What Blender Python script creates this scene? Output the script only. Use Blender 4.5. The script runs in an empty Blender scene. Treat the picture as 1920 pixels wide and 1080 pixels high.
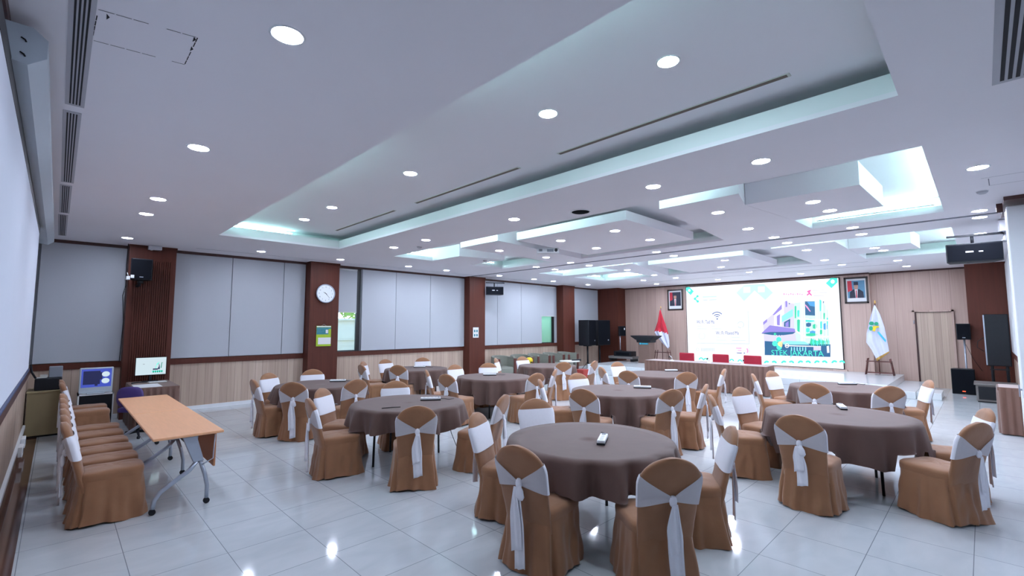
import bpy, bmesh, math, random
from mathutils import Vector, Matrix
PI = math.pi
sin, cos = math.sin, math.cos
random.seed(7)
SC = bpy.context.scene
COL = SC.collection

# ---------------------------------------------------------------- camera
def make_camera():
    yaw, pitch, roll = math.radians(45.506), math.radians(4.672), math.radians(-0.0958)
    f = Vector((cos(pitch)*cos(yaw), cos(pitch)*sin(yaw), sin(pitch)))
    r = Vector((sin(yaw), -cos(yaw), 0)); u = r.cross(f)
    c, s = cos(roll), sin(roll)
    r2, u2 = c*r+s*u, -s*r+c*u
    cd = bpy.data.cameras.new('camera'); cam = bpy.data.objects.new('camera', cd); COL.objects.link(cam)
    m = Matrix((r2, u2, -f)).transposed().to_4x4(); m.translation = Vector((0, 0, 1.815))
    cam.matrix_world = m
    cd.sensor_width = 36; cd.lens = 864.86/1920*36; cd.clip_start = .03; cd.clip_end = 200
    SC.camera = cam
make_camera()

# ---------------------------------------------------------------- world, exposure, light levels
SC.view_settings.view_transform = 'Standard'; SC.view_settings.look = 'None'
SC.view_settings.gamma = 1; SC.view_settings.exposure = 0.06; SC.view_settings.use_curve_mapping = False
SC.cycles.use_denoising = True
SC.cycles.max_bounces = 8; SC.cycles.diffuse_bounces = 5; SC.cycles.glossy_bounces = 4
SC.cycles.sample_clamp_indirect = 6.0
W = bpy.data.worlds.new('daylight'); SC.world = W; W.use_nodes = True
_n = W.node_tree.nodes; _bg = _n['Background']
_sky = _n.new('ShaderNodeTexSky'); _sky.sky_type = 'HOSEK_WILKIE'; _sky.sun_direction = (0.3, 0.6, 0.75)
W.node_tree.links.new(_sky.outputs[0], _bg.inputs[0]); _bg.inputs[1].default_value = 34.0
L_DOWN = 205.0      # recessed lamp discs
L_COVE = 80.0      # lit cove tubes
L_TEAL = 55.0       # cove tubes of the first recess
L_SCREEN = 1.3    # LED wall
LAMP_COL = (0.79, 0.87, 1.07)
TEAL_COL = (0.45, 0.95, 0.92)

# ---------------------------------------------------------------- helpers
class M:
    """collects faces, then links them as one mesh object"""
    def __init__(s): s.v = []; s.f = []; s.m = []; s.sm = []
    def poly(s, pts, mi=0, smooth=False):
        b = len(s.v); s.v += [tuple(p) for p in pts]; s.f.append(list(range(b, b+len(pts)))); s.m.append(mi); s.sm.append(smooth)
    def box(s, x0, x1, y0, y1, z0, z1, mi=0, rot=None, org=None):
        P = [(x0,y0,z0),(x1,y0,z0),(x1,y1,z0),(x0,y1,z0),(x0,y0,z1),(x1,y0,z1),(x1,y1,z1),(x0,y1,z1)]
        if rot is not None:
            o = Vector(org or ((x0+x1)/2, (y0+y1)/2, (z0+z1)/2)); P = [tuple(rot @ (Vector(p)-o) + o) for p in P]
        b = len(s.v); s.v += P
        for q in ((0,3,2,1),(4,5,6,7),(0,1,5,4),(1,2,6,5),(2,3,7,6),(3,0,4,7)):
            s.f.append([b+i for i in q]); s.m.append(mi); s.sm.append(False)
    def prism(s, pts, z0, z1, mi=0):
        n = len(pts); b = len(s.v)
        s.v += [(x, y, z0) for x, y in pts] + [(x, y, z1) for x, y in pts]
        s.f.append([b+i for i in range(n)][::-1]); s.f.append([b+n+i for i in range(n)])
        s.m += [mi]*2; s.sm += [False]*2
        for i in range(n):
            j = (i+1) % n; s.f.append([b+i, b+j, b+n+j, b+n+i]); s.m.append(mi); s.sm.append(False)
    def loft(s, rings, mi=0, cap0=True, cap1=True, smooth=True, closed=True):
        b = len(s.v); n = len(rings[0])
        for r in rings: s.v += [tuple(p) for p in r]
        k = n if closed else n-1
        for a in range(len(rings)-1):
            for i in range(k):
                j = (i+1) % n
                s.f.append([b+a*n+i, b+a*n+j, b+(a+1)*n+j, b+(a+1)*n+i])
                s.m.append(mi(a, i) if callable(mi) else mi); s.sm.append(smooth)
        m0 = mi if not callable(mi) else 0
        if cap0: s.f.append([b+i for i in range(n)][::-1]); s.m.append(m0); s.sm.append(False)
        if cap1: s.f.append([b+(len(rings)-1)*n+i for i in range(n)]); s.m.append(m0); s.sm.append(False)
    def tube(s, path, r, n=8, mi=0, cap=True):
        path = [Vector(p) for p in path]; rs = r if isinstance(r, (list, tuple)) else [r]*len(path)
        rings = []; prev = None
        for i, p in enumerate(path):
            t = (path[min(i+1, len(path)-1)] - path[max(i-1, 0)]).normalized()
            if prev is None:
                up = Vector((0, 0, 1)) if abs(t.z) < .9 else Vector((1, 0, 0)); a = t.cross(up).normalized()
            else:
                a = (prev - t*prev.dot(t)).normalized()
            c = t.cross(a); prev = a
            rings.append([p + rs[i]*(a*cos(2*PI*k/n) + c*sin(2*PI*k/n)) for k in range(n)])
        s.loft(rings, mi, cap, cap)
    def lathe(s, prof, c=(0,0,0), n=24, mi=0, cap=True):
        s.loft([[(c[0]+r*cos(2*PI*k/n), c[1]+r*sin(2*PI*k/n), c[2]+z) for k in range(n)] for r, z in prof], mi, cap, cap)
    def build(s, name, mats, parent=None, bevel=0, loc=None, rz=None, subsurf=0):
        me = bpy.data.meshes.new(name); me.from_pydata(s.v, [], s.f)
        for m in (mats if isinstance(mats, (list, tuple)) else [mats]): me.materials.append(m)
        me.polygons.foreach_set('material_index', s.m); me.polygons.foreach_set('use_smooth', s.sm)
        bm = bmesh.new(); bm.from_mesh(me); bmesh.ops.recalc_face_normals(bm, faces=bm.faces); bm.to_mesh(me); bm.free()
        me.update()
        o = bpy.data.objects.new(name, me); COL.objects.link(o)
        if parent: o.parent = parent
        if loc: o.location = loc
        if rz: o.rotation_euler = (0, 0, rz)
        if bevel:
            b = o.modifiers.new('bevel', 'BEVEL'); b.width = bevel; b.segments = 2; b.limit_method = 'ANGLE'; b.angle_limit = .7
        if subsurf:
            b = o.modifiers.new('sub', 'SUBSURF'); b.levels = subsurf; b.render_levels = subsurf
        return o
def tag(o, label, cat, group=None):
    o['label'] = label; o['category'] = cat
    if group: o['group'] = group
    return o
def thing(name, label, cat, loc=(0,0,0), rz=0, group=None):
    o = bpy.data.objects.new(name, None); COL.objects.link(o); o.location = loc; o.rotation_euler = (0, 0, rz); o.empty_display_size = .1
    return tag(o, label, cat, group)
def struct(o): o['kind'] = 'structure'; return o
def copy_tree(o, loc=None, rz=None, label=None):
    c = o.copy(); COL.objects.link(c)
    if loc is not None: c.location = loc
    if rz is not None: c.rotation_euler = (0, 0, rz)
    if label: c['label'] = label
    for ch in list(o.children):
        d = ch.copy(); COL.objects.link(d); d.parent = c
        for g in list(ch.children):
            e = g.copy(); COL.objects.link(e); e.parent = d
    return c
def rotz(a): return Matrix.Rotation(a, 3, 'Z')

# ---------------------------------------------------------------- materials
def mat(name, col, rough=.6, metal=0, emit=None, es=0, alpha=1, sheen=0, spec=.5, noise=0, nscale=8, bump=0, trans=0, coat=0, nstretch=(1,1,1)):
    m = bpy.data.materials.new(name); m.use_nodes = True; nt = m.node_tree; b = nt.nodes['Principled BSDF']
    b.inputs['Base Color'].default_value = (*col, 1); b.inputs['Roughness'].default_value = rough; b.inputs['Metallic'].default_value = metal
    b.inputs['Specular IOR Level'].default_value = spec; b.inputs['Sheen Weight'].default_value = sheen; b.inputs['Coat Weight'].default_value = coat
    b.inputs['Transmission Weight'].default_value = trans
    if alpha < 1: b.inputs['Alpha'].default_value = alpha
    if emit: b.inputs['Emission Color'].default_value = (*emit, 1); b.inputs['Emission Strength'].default_value = es
    if noise or bump:
        tc = nt.nodes.new('ShaderNodeTexCoord'); mp = nt.nodes.new('ShaderNodeMapping'); mp.inputs['Scale'].default_value = nstretch
        nz = nt.nodes.new('ShaderNodeTexNoise'); nz.inputs['Scale'].default_value = nscale; nz.inputs['Detail'].default_value = 5
        nt.links.new(tc.outputs['Object'], mp.inputs[0]); nt.links.new(mp.outputs[0], nz.inputs['Vector'])
        if noise:
            mx = nt.nodes.new('ShaderNodeMix'); mx.data_type = 'RGBA'
            mx.inputs[6].default_value = (*[c*(1-noise) for c in col], 1); mx.inputs[7].default_value = (*[min(1, c*(1+noise)) for c in col], 1)
            nt.links.new(nz.outputs[0], mx.inputs[0]); nt.links.new(mx.outputs[2], b.inputs['Base Color'])
        if bump:
            bp = nt.nodes.new('ShaderNodeBump'); bp.inputs['Strength'].default_value = bump; bp.inputs['Distance'].default_value = .01
            nt.links.new(nz.outputs[0], bp.inputs['Height']); nt.links.new(bp.outputs[0], b.inputs['Normal'])
    return m
def math_node(nt, op, a, b=None):
    n = nt.nodes.new('ShaderNodeMath'); n.operation = op
    for i, v in enumerate((a, b)):
        if v is None: continue
        if isinstance(v, (int, float)): n.inputs[i].default_value = v
        else: nt.links.new(v, n.inputs[i])
    return n.outputs[0]
def wood(name, c1, c2, plank=.145, rough=.45, groove=.55, gscale=26, coat=0, spec=.5):
    """upright boards on walls along x or along y: the board number comes from x + y"""
    m = bpy.data.materials.new(name); m.use_nodes = True; nt = m.node_tree; b = nt.nodes['Principled BSDF']
    b.inputs['Roughness'].default_value = rough; b.inputs['Coat Weight'].default_value = coat; b.inputs['Specular IOR Level'].default_value = spec
    geo = nt.nodes.new('ShaderNodeNewGeometry'); sp = nt.nodes.new('ShaderNodeSeparateXYZ'); nt.links.new(geo.outputs['Position'], sp.inputs[0])
    s = math_node(nt, 'ADD', sp.outputs[0], sp.outputs[1])
    cmb = nt.nodes.new('ShaderNodeCombineXYZ'); nt.links.new(math_node(nt, 'MULTIPLY', s, gscale), cmb.inputs[0])
    nt.links.new(math_node(nt, 'MULTIPLY', sp.outputs[2], .8), cmb.inputs[2])
    nz = nt.nodes.new('ShaderNodeTexNoise'); nz.inputs['Scale'].default_value = 1; nz.inputs['Detail'].default_value = 6; nt.links.new(cmb.outputs[0], nz.inputs['Vector'])
    d = math_node(nt, 'DIVIDE', s, plank); fl = math_node(nt, 'FLOOR', d); fr = math_node(nt, 'FRACT', d)
    wn = nt.nodes.new('ShaderNodeTexWhiteNoise'); wn.noise_dimensions = '1D'; nt.links.new(fl, wn.inputs['W'])
    fac = math_node(nt, 'ADD', math_node(nt, 'MULTIPLY', nz.outputs[0], .75), math_node(nt, 'MULTIPLY', wn.outputs[0], .35))
    rp = nt.nodes.new('ShaderNodeMapRange'); rp.inputs[1].default_value = .25; rp.inputs[2].default_value = .85; nt.links.new(fac, rp.inputs[0])
    mx = nt.nodes.new('ShaderNodeMix'); mx.data_type = 'RGBA'; mx.inputs[6].default_value = (*c1, 1); mx.inputs[7].default_value = (*c2, 1); nt.links.new(rp.outputs[0], mx.inputs[0])
    gr = math_node(nt, 'LESS_THAN', fr, .035)
    m2 = nt.nodes.new('ShaderNodeMix'); m2.data_type = 'RGBA'; m2.inputs[7].default_value = (*[c*groove for c in c1], 1)
    nt.links.new(gr, m2.inputs[0]); nt.links.new(mx.outputs[2], m2.inputs[6]); nt.links.new(m2.outputs[2], b.inputs['Base Color'])
    return m
def tile_floor():
    m = bpy.data.materials.new('polished_tile'); m.use_nodes = True; nt = m.node_tree; b = nt.nodes['Principled BSDF']
    geo = nt.nodes.new('ShaderNodeNewGeometry'); sp = nt.nodes.new('ShaderNodeSeparateXYZ'); nt.links.new(geo.outputs['Position'], sp.inputs[0])
    masks = []; cells = []
    for k, off in ((0, .479), (1, 3.758)):
        d = math_node(nt, 'DIVIDE', math_node(nt, 'ADD', sp.outputs[k], 30-off), .6)
        fr = math_node(nt, 'FRACT', d); cells.append(math_node(nt, 'FLOOR', d))
        e = math_node(nt, 'ABSOLUTE', math_node(nt, 'SUBTRACT', fr, .5)); masks.append(math_node(nt, 'GREATER_THAN', e, .4955))
    g = math_node(nt, 'MAXIMUM', masks[0], masks[1])
    cmb = nt.nodes.new('ShaderNodeCombineXYZ'); nt.links.new(cells[0], cmb.inputs[0]); nt.links.new(cells[1], cmb.inputs[1])
    wn = nt.nodes.new('ShaderNodeTexWhiteNoise'); nt.links.new(cmb.outputs[0], wn.inputs['Vector'])
    sc = nt.nodes.new('ShaderNodeVectorMath'); sc.operation = 'MULTIPLY_ADD'; sc.inputs[1].default_value = (1.2, 2.8, 1)
    nt.links.new(geo.outputs['Position'], sc.inputs[0]); nt.links.new(wn.outputs['Color'], sc.inputs[2])
    nz = nt.nodes.new('ShaderNodeTexNoise'); nz.inputs['Scale'].default_value = 1.6; nz.inputs['Detail'].default_value = 7; nz.inputs['Distortion'].default_value = 1.1; nt.links.new(sc.outputs[0], nz.inputs['Vector'])
    mx = nt.nodes.new('ShaderNodeMix'); mx.data_type = 'RGBA'; mx.inputs[6].default_value = (.44, .475, .50, 1); mx.inputs[7].default_value = (.585, .61, .625, 1)
    nt.links.new(nz.outputs[0], mx.inputs[0])
    m2 = nt.nodes.new('ShaderNodeMix'); m2.data_type = 'RGBA'; m2.inputs[7].default_value = (.22, .24, .26, 1)
    nt.links.new(g, m2.inputs[0]); nt.links.new(mx.outputs[2], m2.inputs[6]); nt.links.new(m2.outputs[2], b.inputs['Base Color'])
    b.inputs['Roughness'].default_value = .07; b.inputs['Specular IOR Level'].default_value = .55
    return m
MT = {
 'ceil': mat('ceiling_paint', (.88, .86, .90), .8, noise=.02, nscale=1.5),
 'cove': mat('cove_paint', (.80, .84, .84), .7, noise=.01, nscale=2),
 'floor': tile_floor(),
 'stage': mat('stage_tile', (.70, .74, .76), .12, noise=.04, nscale=3),
 'border': mat('brown_marble', (.10, .045, .03), .08, noise=.5, nscale=7, nstretch=(4, .6, 1)),
 'wood': wood('pale_panelling', (.40, .285, .22), (.58, .45, .36)),
 'wood2': wood('rosy_panelling', (.42, .29, .24), (.58, .42, .36), plank=.42, gscale=40, groove=.9),
 'maho': wood('mahogany_veneer', (.066, .016, .010), (.112, .030, .018), plank=50, rough=.55, gscale=20, spec=.25),
 'mahodk': mat('dark_mahogany_trim', (.06, .02, .017), .4, noise=.2, nscale=12),
 'panel': mat('off_white_fabric_panel', (.46, .48, .52), .85, noise=.02, nscale=60, bump=.05),
 'seam': mat('dark_joint', (.16, .17, .2), .8),
 'white': mat('white_enamel', (.78, .80, .82), .45, noise=.02, nscale=5),
 'housing': mat('pale_grey_metal', (.50, .56, .62), .5, noise=.04, nscale=4),
 'canvas': mat('projection_canvas', (.66, .70, .80), .8, noise=.02, nscale=3),
 'black': mat('black_plastic', (.008, .009, .013), .5, spec=.3, noise=.3, nscale=20),
 'blackm': mat('black_mesh_grille', (.006, .007, .010), .8, spec=.05, noise=.4, nscale=150),
 'steel': mat('silver_tube', (.42, .46, .54), .35, metal=.6, noise=.05, nscale=20),
 'dsteel': mat('black_tube', (.02, .02, .022), .35, metal=.5, noise=.2, nscale=20),
 'beech': mat('beech_laminate', (.78, .40, .21), .42, noise=.10, nscale=5, nstretch=(8, .8, 1)),
 'beechedge': mat('beech_edge', (.42, .17, .08), .4, noise=.1, nscale=12),
 'tan': mat('tan_chair_cover', (.275, .122, .054), .75, sheen=.25, noise=.10, nscale=11, bump=.35),
 'sash': mat('white_sash', (.78, .78, .84), .7, sheen=.2, noise=.03, nscale=30, bump=.1),
 'sheer': mat('sheer_white_sash', (.78, .78, .84), .7, alpha=.62, noise=.03, nscale=40),
 'cloth': mat('chocolate_tablecloth', (.100, .056, .046), .65, sheen=.10, spec=.25, noise=.12, nscale=6, bump=.15),
 'skirt': mat('brown_satin_skirt', (.15, .075, .055), .55, sheen=.12, noise=.1, nscale=9),
 'dskirt': mat('head_table_top_cloth', (.35, .26, .24), .5, sheen=.3, noise=.05, nscale=9),
 'red': mat('crimson_chair_fabric', (.36, .006, .028), .7, noise=.1, nscale=30),
 'sofa': mat('sage_grey_upholstery', (.21, .215, .18), .8, noise=.06, nscale=20, bump=.05),
 'sofaw': mat('dark_red_wood', (.10, .028, .022), .35, noise=.2, nscale=10),
 'glass': mat('window_glass', (.9, .95, .95), .02, trans=1.0, spec=.5),
 'frost': mat('green_frosted_film', (.35, .62, .42), .6, trans=.5, noise=.03, nscale=5),
 'clockf': mat('clock_face_white', (.80, .84, .86), .4, noise=.01, nscale=5),
 'grey': mat('grey_plastic', (.22, .24, .28), .5, noise=.05, nscale=10),
 'cream': mat('cream_plastic', (.60, .60, .56), .5, noise=.03, nscale=10),
 'olive': mat('beige_cabinet_laminate', (.36, .29, .16), .5, noise=.05, nscale=8),
 'lect': mat('brown_lectern_veneer', (.16, .095, .075), .5, noise=.15, nscale=6, nstretch=(1, 1, 8)),
 'greyw': mat('grey_ash_cabinet', (.15, .135, .13), .5, noise=.12, nscale=6, nstretch=(1, 1, 8)),
 'purple': mat('purple_fabric', (.055, .03, .16), .6, noise=.1, nscale=10),
 'yellow': mat('yellow_plastic', (.75, .55, .02), .4, noise=.05, nscale=10),
 'redp': mat('red_carton', (.35, .04, .03), .6, noise=.05, nscale=10),
 'navy': mat('navy_hem', (.02, .035, .11), .5, noise=.1, nscale=10),
 'leaf': mat('garden_leaves', (.22, .36, .05), .6, noise=.7, nscale=5),
 'garden': mat('garden_wall_plaster', (.86, .74, .52), .8, noise=.08, nscale=2),
 'paper': mat('white_paper', (.75, .75, .76), .6, noise=.01, nscale=10),
 'lime': mat('lime_print', (.35, .50, .02), .5, noise=.05, nscale=10),
 'tealp': mat('teal_print', (.03, .20, .24), .5, noise=.4, nscale=40),
 'cyan': mat('cyan_print', (.05, .45, .62), .5, noise=.05, nscale=10),
 'fred': mat('red_flag_cloth', (.55, .008, .03), .6, sheen=.2, noise=.08, nscale=10),
 'fwhite': mat('white_flag_cloth', (.66, .68, .84), .6, sheen=.2, noise=.05, nscale=10),
 'gold': mat('gold_fringe', (.55, .32, .08), .5, noise=.3, nscale=60),
 'gprint': mat('green_print', (.01, .30, .16), .5, noise=.1, nscale=20),
 'skin': mat('portrait_skin', (.50, .28, .20), .5, noise=.1, nscale=20),
 'suit': mat('portrait_suit', (.015, .018, .04), .5, noise=.1, nscale=20),
 'pblue': mat('portrait_backdrop', (.10, .25, .38), .5, noise=.2, nscale=10),
 'pred': mat('portrait_red', (.50, .02, .04), .5, noise=.1, nscale=20),
 'frame': mat('dark_picture_frame', (.035, .022, .02), .35, noise=.2, nscale=30),
 'lamp': mat('lit_diffuser', (.9, .9, .9), .5, emit=LAMP_COL, es=L_DOWN),
 'lamp2': mat('lit_diffuser_stage_side', (.9, .9, .9), .5, emit=LAMP_COL, es=L_DOWN*1.65),
 'spot': mat('lit_bright_diffuser', (.9, .9, .9), .5, emit=(.7, .85, 1), es=L_DOWN*2.2),
 'tube': mat('lit_cove_tube', (.9, .9, .9), .5, emit=(.56, .95, .98), es=L_COVE),
 'tealtube': mat('lit_teal_tube', (.9, .9, .9), .5, emit=TEAL_COL, es=L_TEAL),
 'slot': mat('air_slot_dark', (.01, .01, .014), .8, noise=.1, nscale=10),
 'brownslot': mat('brown_air_slot', (.16, .11, .09), .6, noise=.1, nscale=10),
 'vent': mat('vent_frame_grey', (.46, .46, .50), .6, noise=.03, nscale=10),
}
EM = {}
for nm, c in dict(white=(.93,.93,1.0), mint=(.06,.80,.60), pale=(.66,.95,1.0), light=(.66,.80,.95), navy=(.05,.11,.32), pink=(.95,.30,.55), magenta=(.9,.08,.35), grey=(.45,.45,.55),
                  lav=(.78,.74,1.0), purple=(.25,.20,.62), cyan=(.25,.74,.85), dark=(.01,.10,.25), blue=(.05,.30,.65), aqua=(.72,.97,.98), green=(.02,.55,.33), yellow=(.9,.85,.35), orange=(.95,.6,.3),
                  mblue=(.06,.10,.60), mdk=(.01,.015,.09), mwhite=(.75,.92,1.0), mgreen=(.03,.35,.25)).items():
    EM[nm] = mat('screen_'+nm, (.02, .02, .02), .3, emit=c, es=(1.15 if nm == 'white' else .98 if nm in ('pale', 'light', 'lav', 'aqua') else L_SCREEN) if nm[0] != 'm' or nm in ('mint', 'magenta') else .8)
EM['red_led'] = mat('red_led', (.1, 0, 0), .4, emit=(1, .08, .03), es=3)
# ================================================================ SETTING
H, HR = 3.46, 3.75          # ceiling, recessed ceiling
XL, XW, XW2, YR, YW = -.33, 18.05, 18.3, -.6, 12.25
m = M(); m.box(XL, XW2, YR, YW, -.1, 0); struct(m.build('floor', MT['floor']))
m = M(); m.box(XL, -.14, YR, YW, 0, .004); struct(m.build('trim_1', MT['border']))

# main ceiling: strips around three openings, upstand lips, troughs and the raised ceiling
OPEN = [(1.99, 4.22, .33, 9.6), (5.6, 9.13, .3, 9.7), (10.7, 14.35, .28, 9.7)]
m = M(); xs = [XL] + [v for o in OPEN for v in (o[0], o[1])] + [XW2]
for i in range(0, len(xs), 2): m.box(xs[i], xs[i+1], YR, YW, H, H+.04)
for x0, x1, y0, y1 in OPEN: m.box(x0, x1, YR, y0, H, H+.04); m.box(x0, x1, y1, YW, H, H+.04)
ceiling = struct(m.build('ceiling', MT['ceil']))
m = M(); m.box(XL, XW2, YR, YW, HR, HR+.1); struct(m.build('ceiling_1', MT['ceil']))
for k, (x0, x1, y0, y1) in enumerate(OPEN):
    m = M()
    lz = H+.18 if k == 0 else H+.10
    m.box(x0-.04, x0, y0-.04, y1+.04, H+.04, lz); m.box(x1, x1+.04, y0-.04, y1+.04, H+.04, lz)
    m.box(x0, x1, y0-.04, y0, H+.04, lz); m.box(x0, x1, y1, y1+.04, H+.04, lz)
    g = .34
    m.box(x0-g-.03, x0-g, y0-g, y1+g, H+.04, HR); m.box(x1+g, x1+g+.03, y0-g, y1+g, H+.04, HR)
    m.box(x0-g, x1+g, y0-g-.03, y0-g, H+.04, HR); m.box(x0-g, x1+g, y1+g, y1+g+.03, H+.04, HR)
    struct(m.build('trim_%d' % (k+2), MT['cove']))
def cpanel(label, pts, top):
    m = M(); m.prism(pts, H, top); o = m.build('ceiling_panel', MT['ceil']); struct(o); o['label'] = label
def rect(x0, x1, y0, y1): return [(x0, y0), (x1, y0), (x1, y1), (x0, y1)]
cpanel('floating middle ceiling raft of the first stepped recess', [(6.23, 3.8), (8.62, 3.8), (8.75, 6.38), (6.24, 6.22)], H+.15)
cpanel('ceiling raft beside the middle raft, towards the camera', [(6.0, 2.05), (6.63, 2.19), (8.18, 1.985), (9.13, 1.95), (9.13, 3.42), (6.0, 3.12)], HR)
cpanel('ceiling raft nearest the folding partition', [(6.63, .92), (8.1, .87), (8.18, 1.98), (6.63, 2.185)], HR-.001)
cpanel('ceiling raft beyond the middle raft', [(6.0, 6.5), (9.13, 6.85), (9.13, 7.75), (6.0, 7.66)], HR)
cpanel('ceiling raft at the clock wall end of the first stepped recess', [(6.7, 8.6), (7.9, 8.3), (7.9, 9.7), (6.7, 9.7)], HR)
cpanel('floating middle ceiling raft of the second stepped recess', [(11.4, 3.85), (13.95, 3.85), (13.95, 6.3), (11.4, 6.3)], H+.15)
cpanel('wide ceiling raft nearer the white partition in the second recess', rect(10.86, 14.35, 1.95, 3.1), HR)
cpanel('deep ceiling raft next to the wall speaker', [(12.15, .92), (13.15, .85), (13.2, 1.945), (12.15, 1.945)], HR-.001)
cpanel('ceiling raft beyond the middle in the second recess', [(10.86, 6.45), (14.35, 7.2), (14.35, 7.7), (10.86, 7.5)], HR)
cpanel('narrow ceiling raft at the far end of the second recess', [(11.9, 7.562), (12.5, 7.597), (12.5, 9.7), (11.9, 9.7)], HR-.001)

# cove tubes (lamps that are switched on)
def cove(label, a, b, mt='tube'):
    o = thing('cove_light', label, 'light', a)
    d = Vector(b)-Vector(a); m = M(); m.tube([(0,0,.03), tuple(d+Vector((0,0,.03)))], .013, 8); m.build('tube', MT[mt], o)
    m = M(); L = d.length; r = rotz(math.atan2(d.y, d.x)); m.box(0, L, -.025, .025, 0, .015, rot=r, org=(0,0,0)); m.build('batten', MT['white'], o)
cove('cove tube on the near edge of the first long recess, lit end', (1.84, .6, H+.20), (1.84, 2.9, H+.20), 'tealtube')
cove('cove tube halfway along the near edge of the long recess', (1.84, 4.3, H+.20), (1.84, 6.6, H+.20), 'tealtube')
cove('cove tube at the corner of the long recess by the clock wall', (1.84, 7.2, H+.20), (1.84, 9.5, H+.20), 'tealtube')
cove('cove tube along the short far end of the long recess', (2.1, 9.76, H+.20), (3.3, 9.76, H+.20), 'tealtube')
cove('bright cove tube along the first stepped recess, clock wall half', (5.5, 4.6, H+.14), (5.5, 9.5, H+.14))
cove('short bright cove tube beside the second ceiling raft', (5.5, 2.5, H+.14), (5.5, 3.3, H+.14))
cove('bright cove tube across the clock wall end of the first stepped recess', (5.8, 9.82, H+.14), (8.9, 9.82, H+.14))
cove('bright cove tube behind the raft nearest the folding partition', (9.24, .4, H+.14), (9.24, 1.9, H+.14))
cove('cove tube across the partition end of the first stepped recess', (5.9, .2, H+.14), (8.9, .2, H+.14))
cove('bright cove tube along the near edge of the second stepped recess', (10.6, .5, H+.14), (10.6, 9.5, H+.14))
cove('cove tube across the far end of the second stepped recess', (11, 9.82, H+.14), (14.2, 9.82, H+.14))
cove('cove tube across the partition end of the second stepped recess', (11, .18, H+.14), (14.2, .18, H+.14))
cove('bright cove tube along the far edge of the second stepped recess', (14.45, 7.8, H+.14), (14.45, 9.6, H+.14))

# ---- clock wall (along y = YW), with two uncovered window strips
WIN = [(5.36, 6.0, 1.12, 3.4), (13.6, 14.45, 1.12, 3.4)]
m = M(); m.box(XL, XW2, YW, YW+.15, 0, 1.12); m.box(XL, XW2, YW, YW+.15, 3.4, H+.04)
e = [XL, WIN[0][0], WIN[0][1], WIN[1][0], WIN[1][1], XW2]
for i in (0, 2, 4): m.box(e[i], e[i+1], YW, YW+.15, 1.12, 3.4)
struct(m.build('wall_back', MT['panel']))
BAYS = [(XL, .95), (1.72, 4.52), (5.27, 9.72), (10.4, 14.6), (15.35, 17.45)]
m = M()
for a, b in BAYS: m.box(a, b, YW-.02, YW, .08, 1.0)
struct(m.build('wall_back_1', MT['wood']))
m = M()
for a, b in BAYS: m.box(a, b, YW-.05, YW, 1.0, 1.12)
struct(m.build('trim_5', MT['maho']))
m = M()
for a, b in BAYS: m.box(a, b, YW-.07, YW, H-.06, H)
struct(m.build('trim_6', MT['mahodk']))
m = M()
for a, b in BAYS: m.box(a, b, YW-.045, YW, .0, .08)
struct(m.build('baseboard_back', MT['white']))
for x0, x1, nm in ((.95, 1.72, 0), (4.52, 5.27, 1), (9.72, 10.4, 2), (14.6, 15.35, 3)):
    m = M(); m.box(x0, x1, 11.9, YW, 0, H)
    if nm == 0:
        for i in range(17): m.box(x0+.1+i*.036, x0+.1+i*.036+.02, 11.875, 11.9, .05, 3.15)
    m.box(x0-.012, x1+.012, 11.888, YW, H-.04, H)
    struct(m.build('wall_pillar', MT['maho']))
m = M(); m.box(17.45, XW2, 11.15, YW, 0, H); m.box(17.44, XW2, 11.14, YW, H-.04, H); struct(m.build('wall_pillar', MT['maho']))

def wpanel(label, x0, x1, z0=1.13, z1=3.4, y=YW-.03, grp='white sliding panels on the clock wall'):
    m = M(); m.box(x0+.006, x1-.006, y-.03, y, z0, z1); o = m.build('sliding_panel', MT['panel'], bevel=.004); tag(o, label, 'panel', grp)
wpanel('white fabric panel in the corner bay above the blue monitor', -.30, .94)
wpanel('white fabric panel just beyond the fluted pillar', 1.73, 2.84)
wpanel('white fabric panel in the middle of the bay before the clock pillar', 2.84, 3.98)
wpanel('narrow white fabric panel touching the clock pillar', 3.98, 4.51)
wpanel('white fabric panel next to the uncovered window strip', 6.05, 7.12, y=YW-.06)
wpanel('white fabric panel in the middle of the bay beyond the clock', 7.12, 8.34, y=YW-.06)
wpanel('white fabric panel touching the third pillar', 8.34, 9.71, y=YW-.06)
wpanel('narrow white fabric panel under the hanging black speaker', 10.41, 11.24)
wpanel('white fabric panel above the first grey armchairs', 11.24, 12.46)
wpanel('white fabric panel beside the green window strip', 12.46, 13.62)
wpanel('white fabric panel behind the two large black speakers', 15.36, 17.44)
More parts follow.
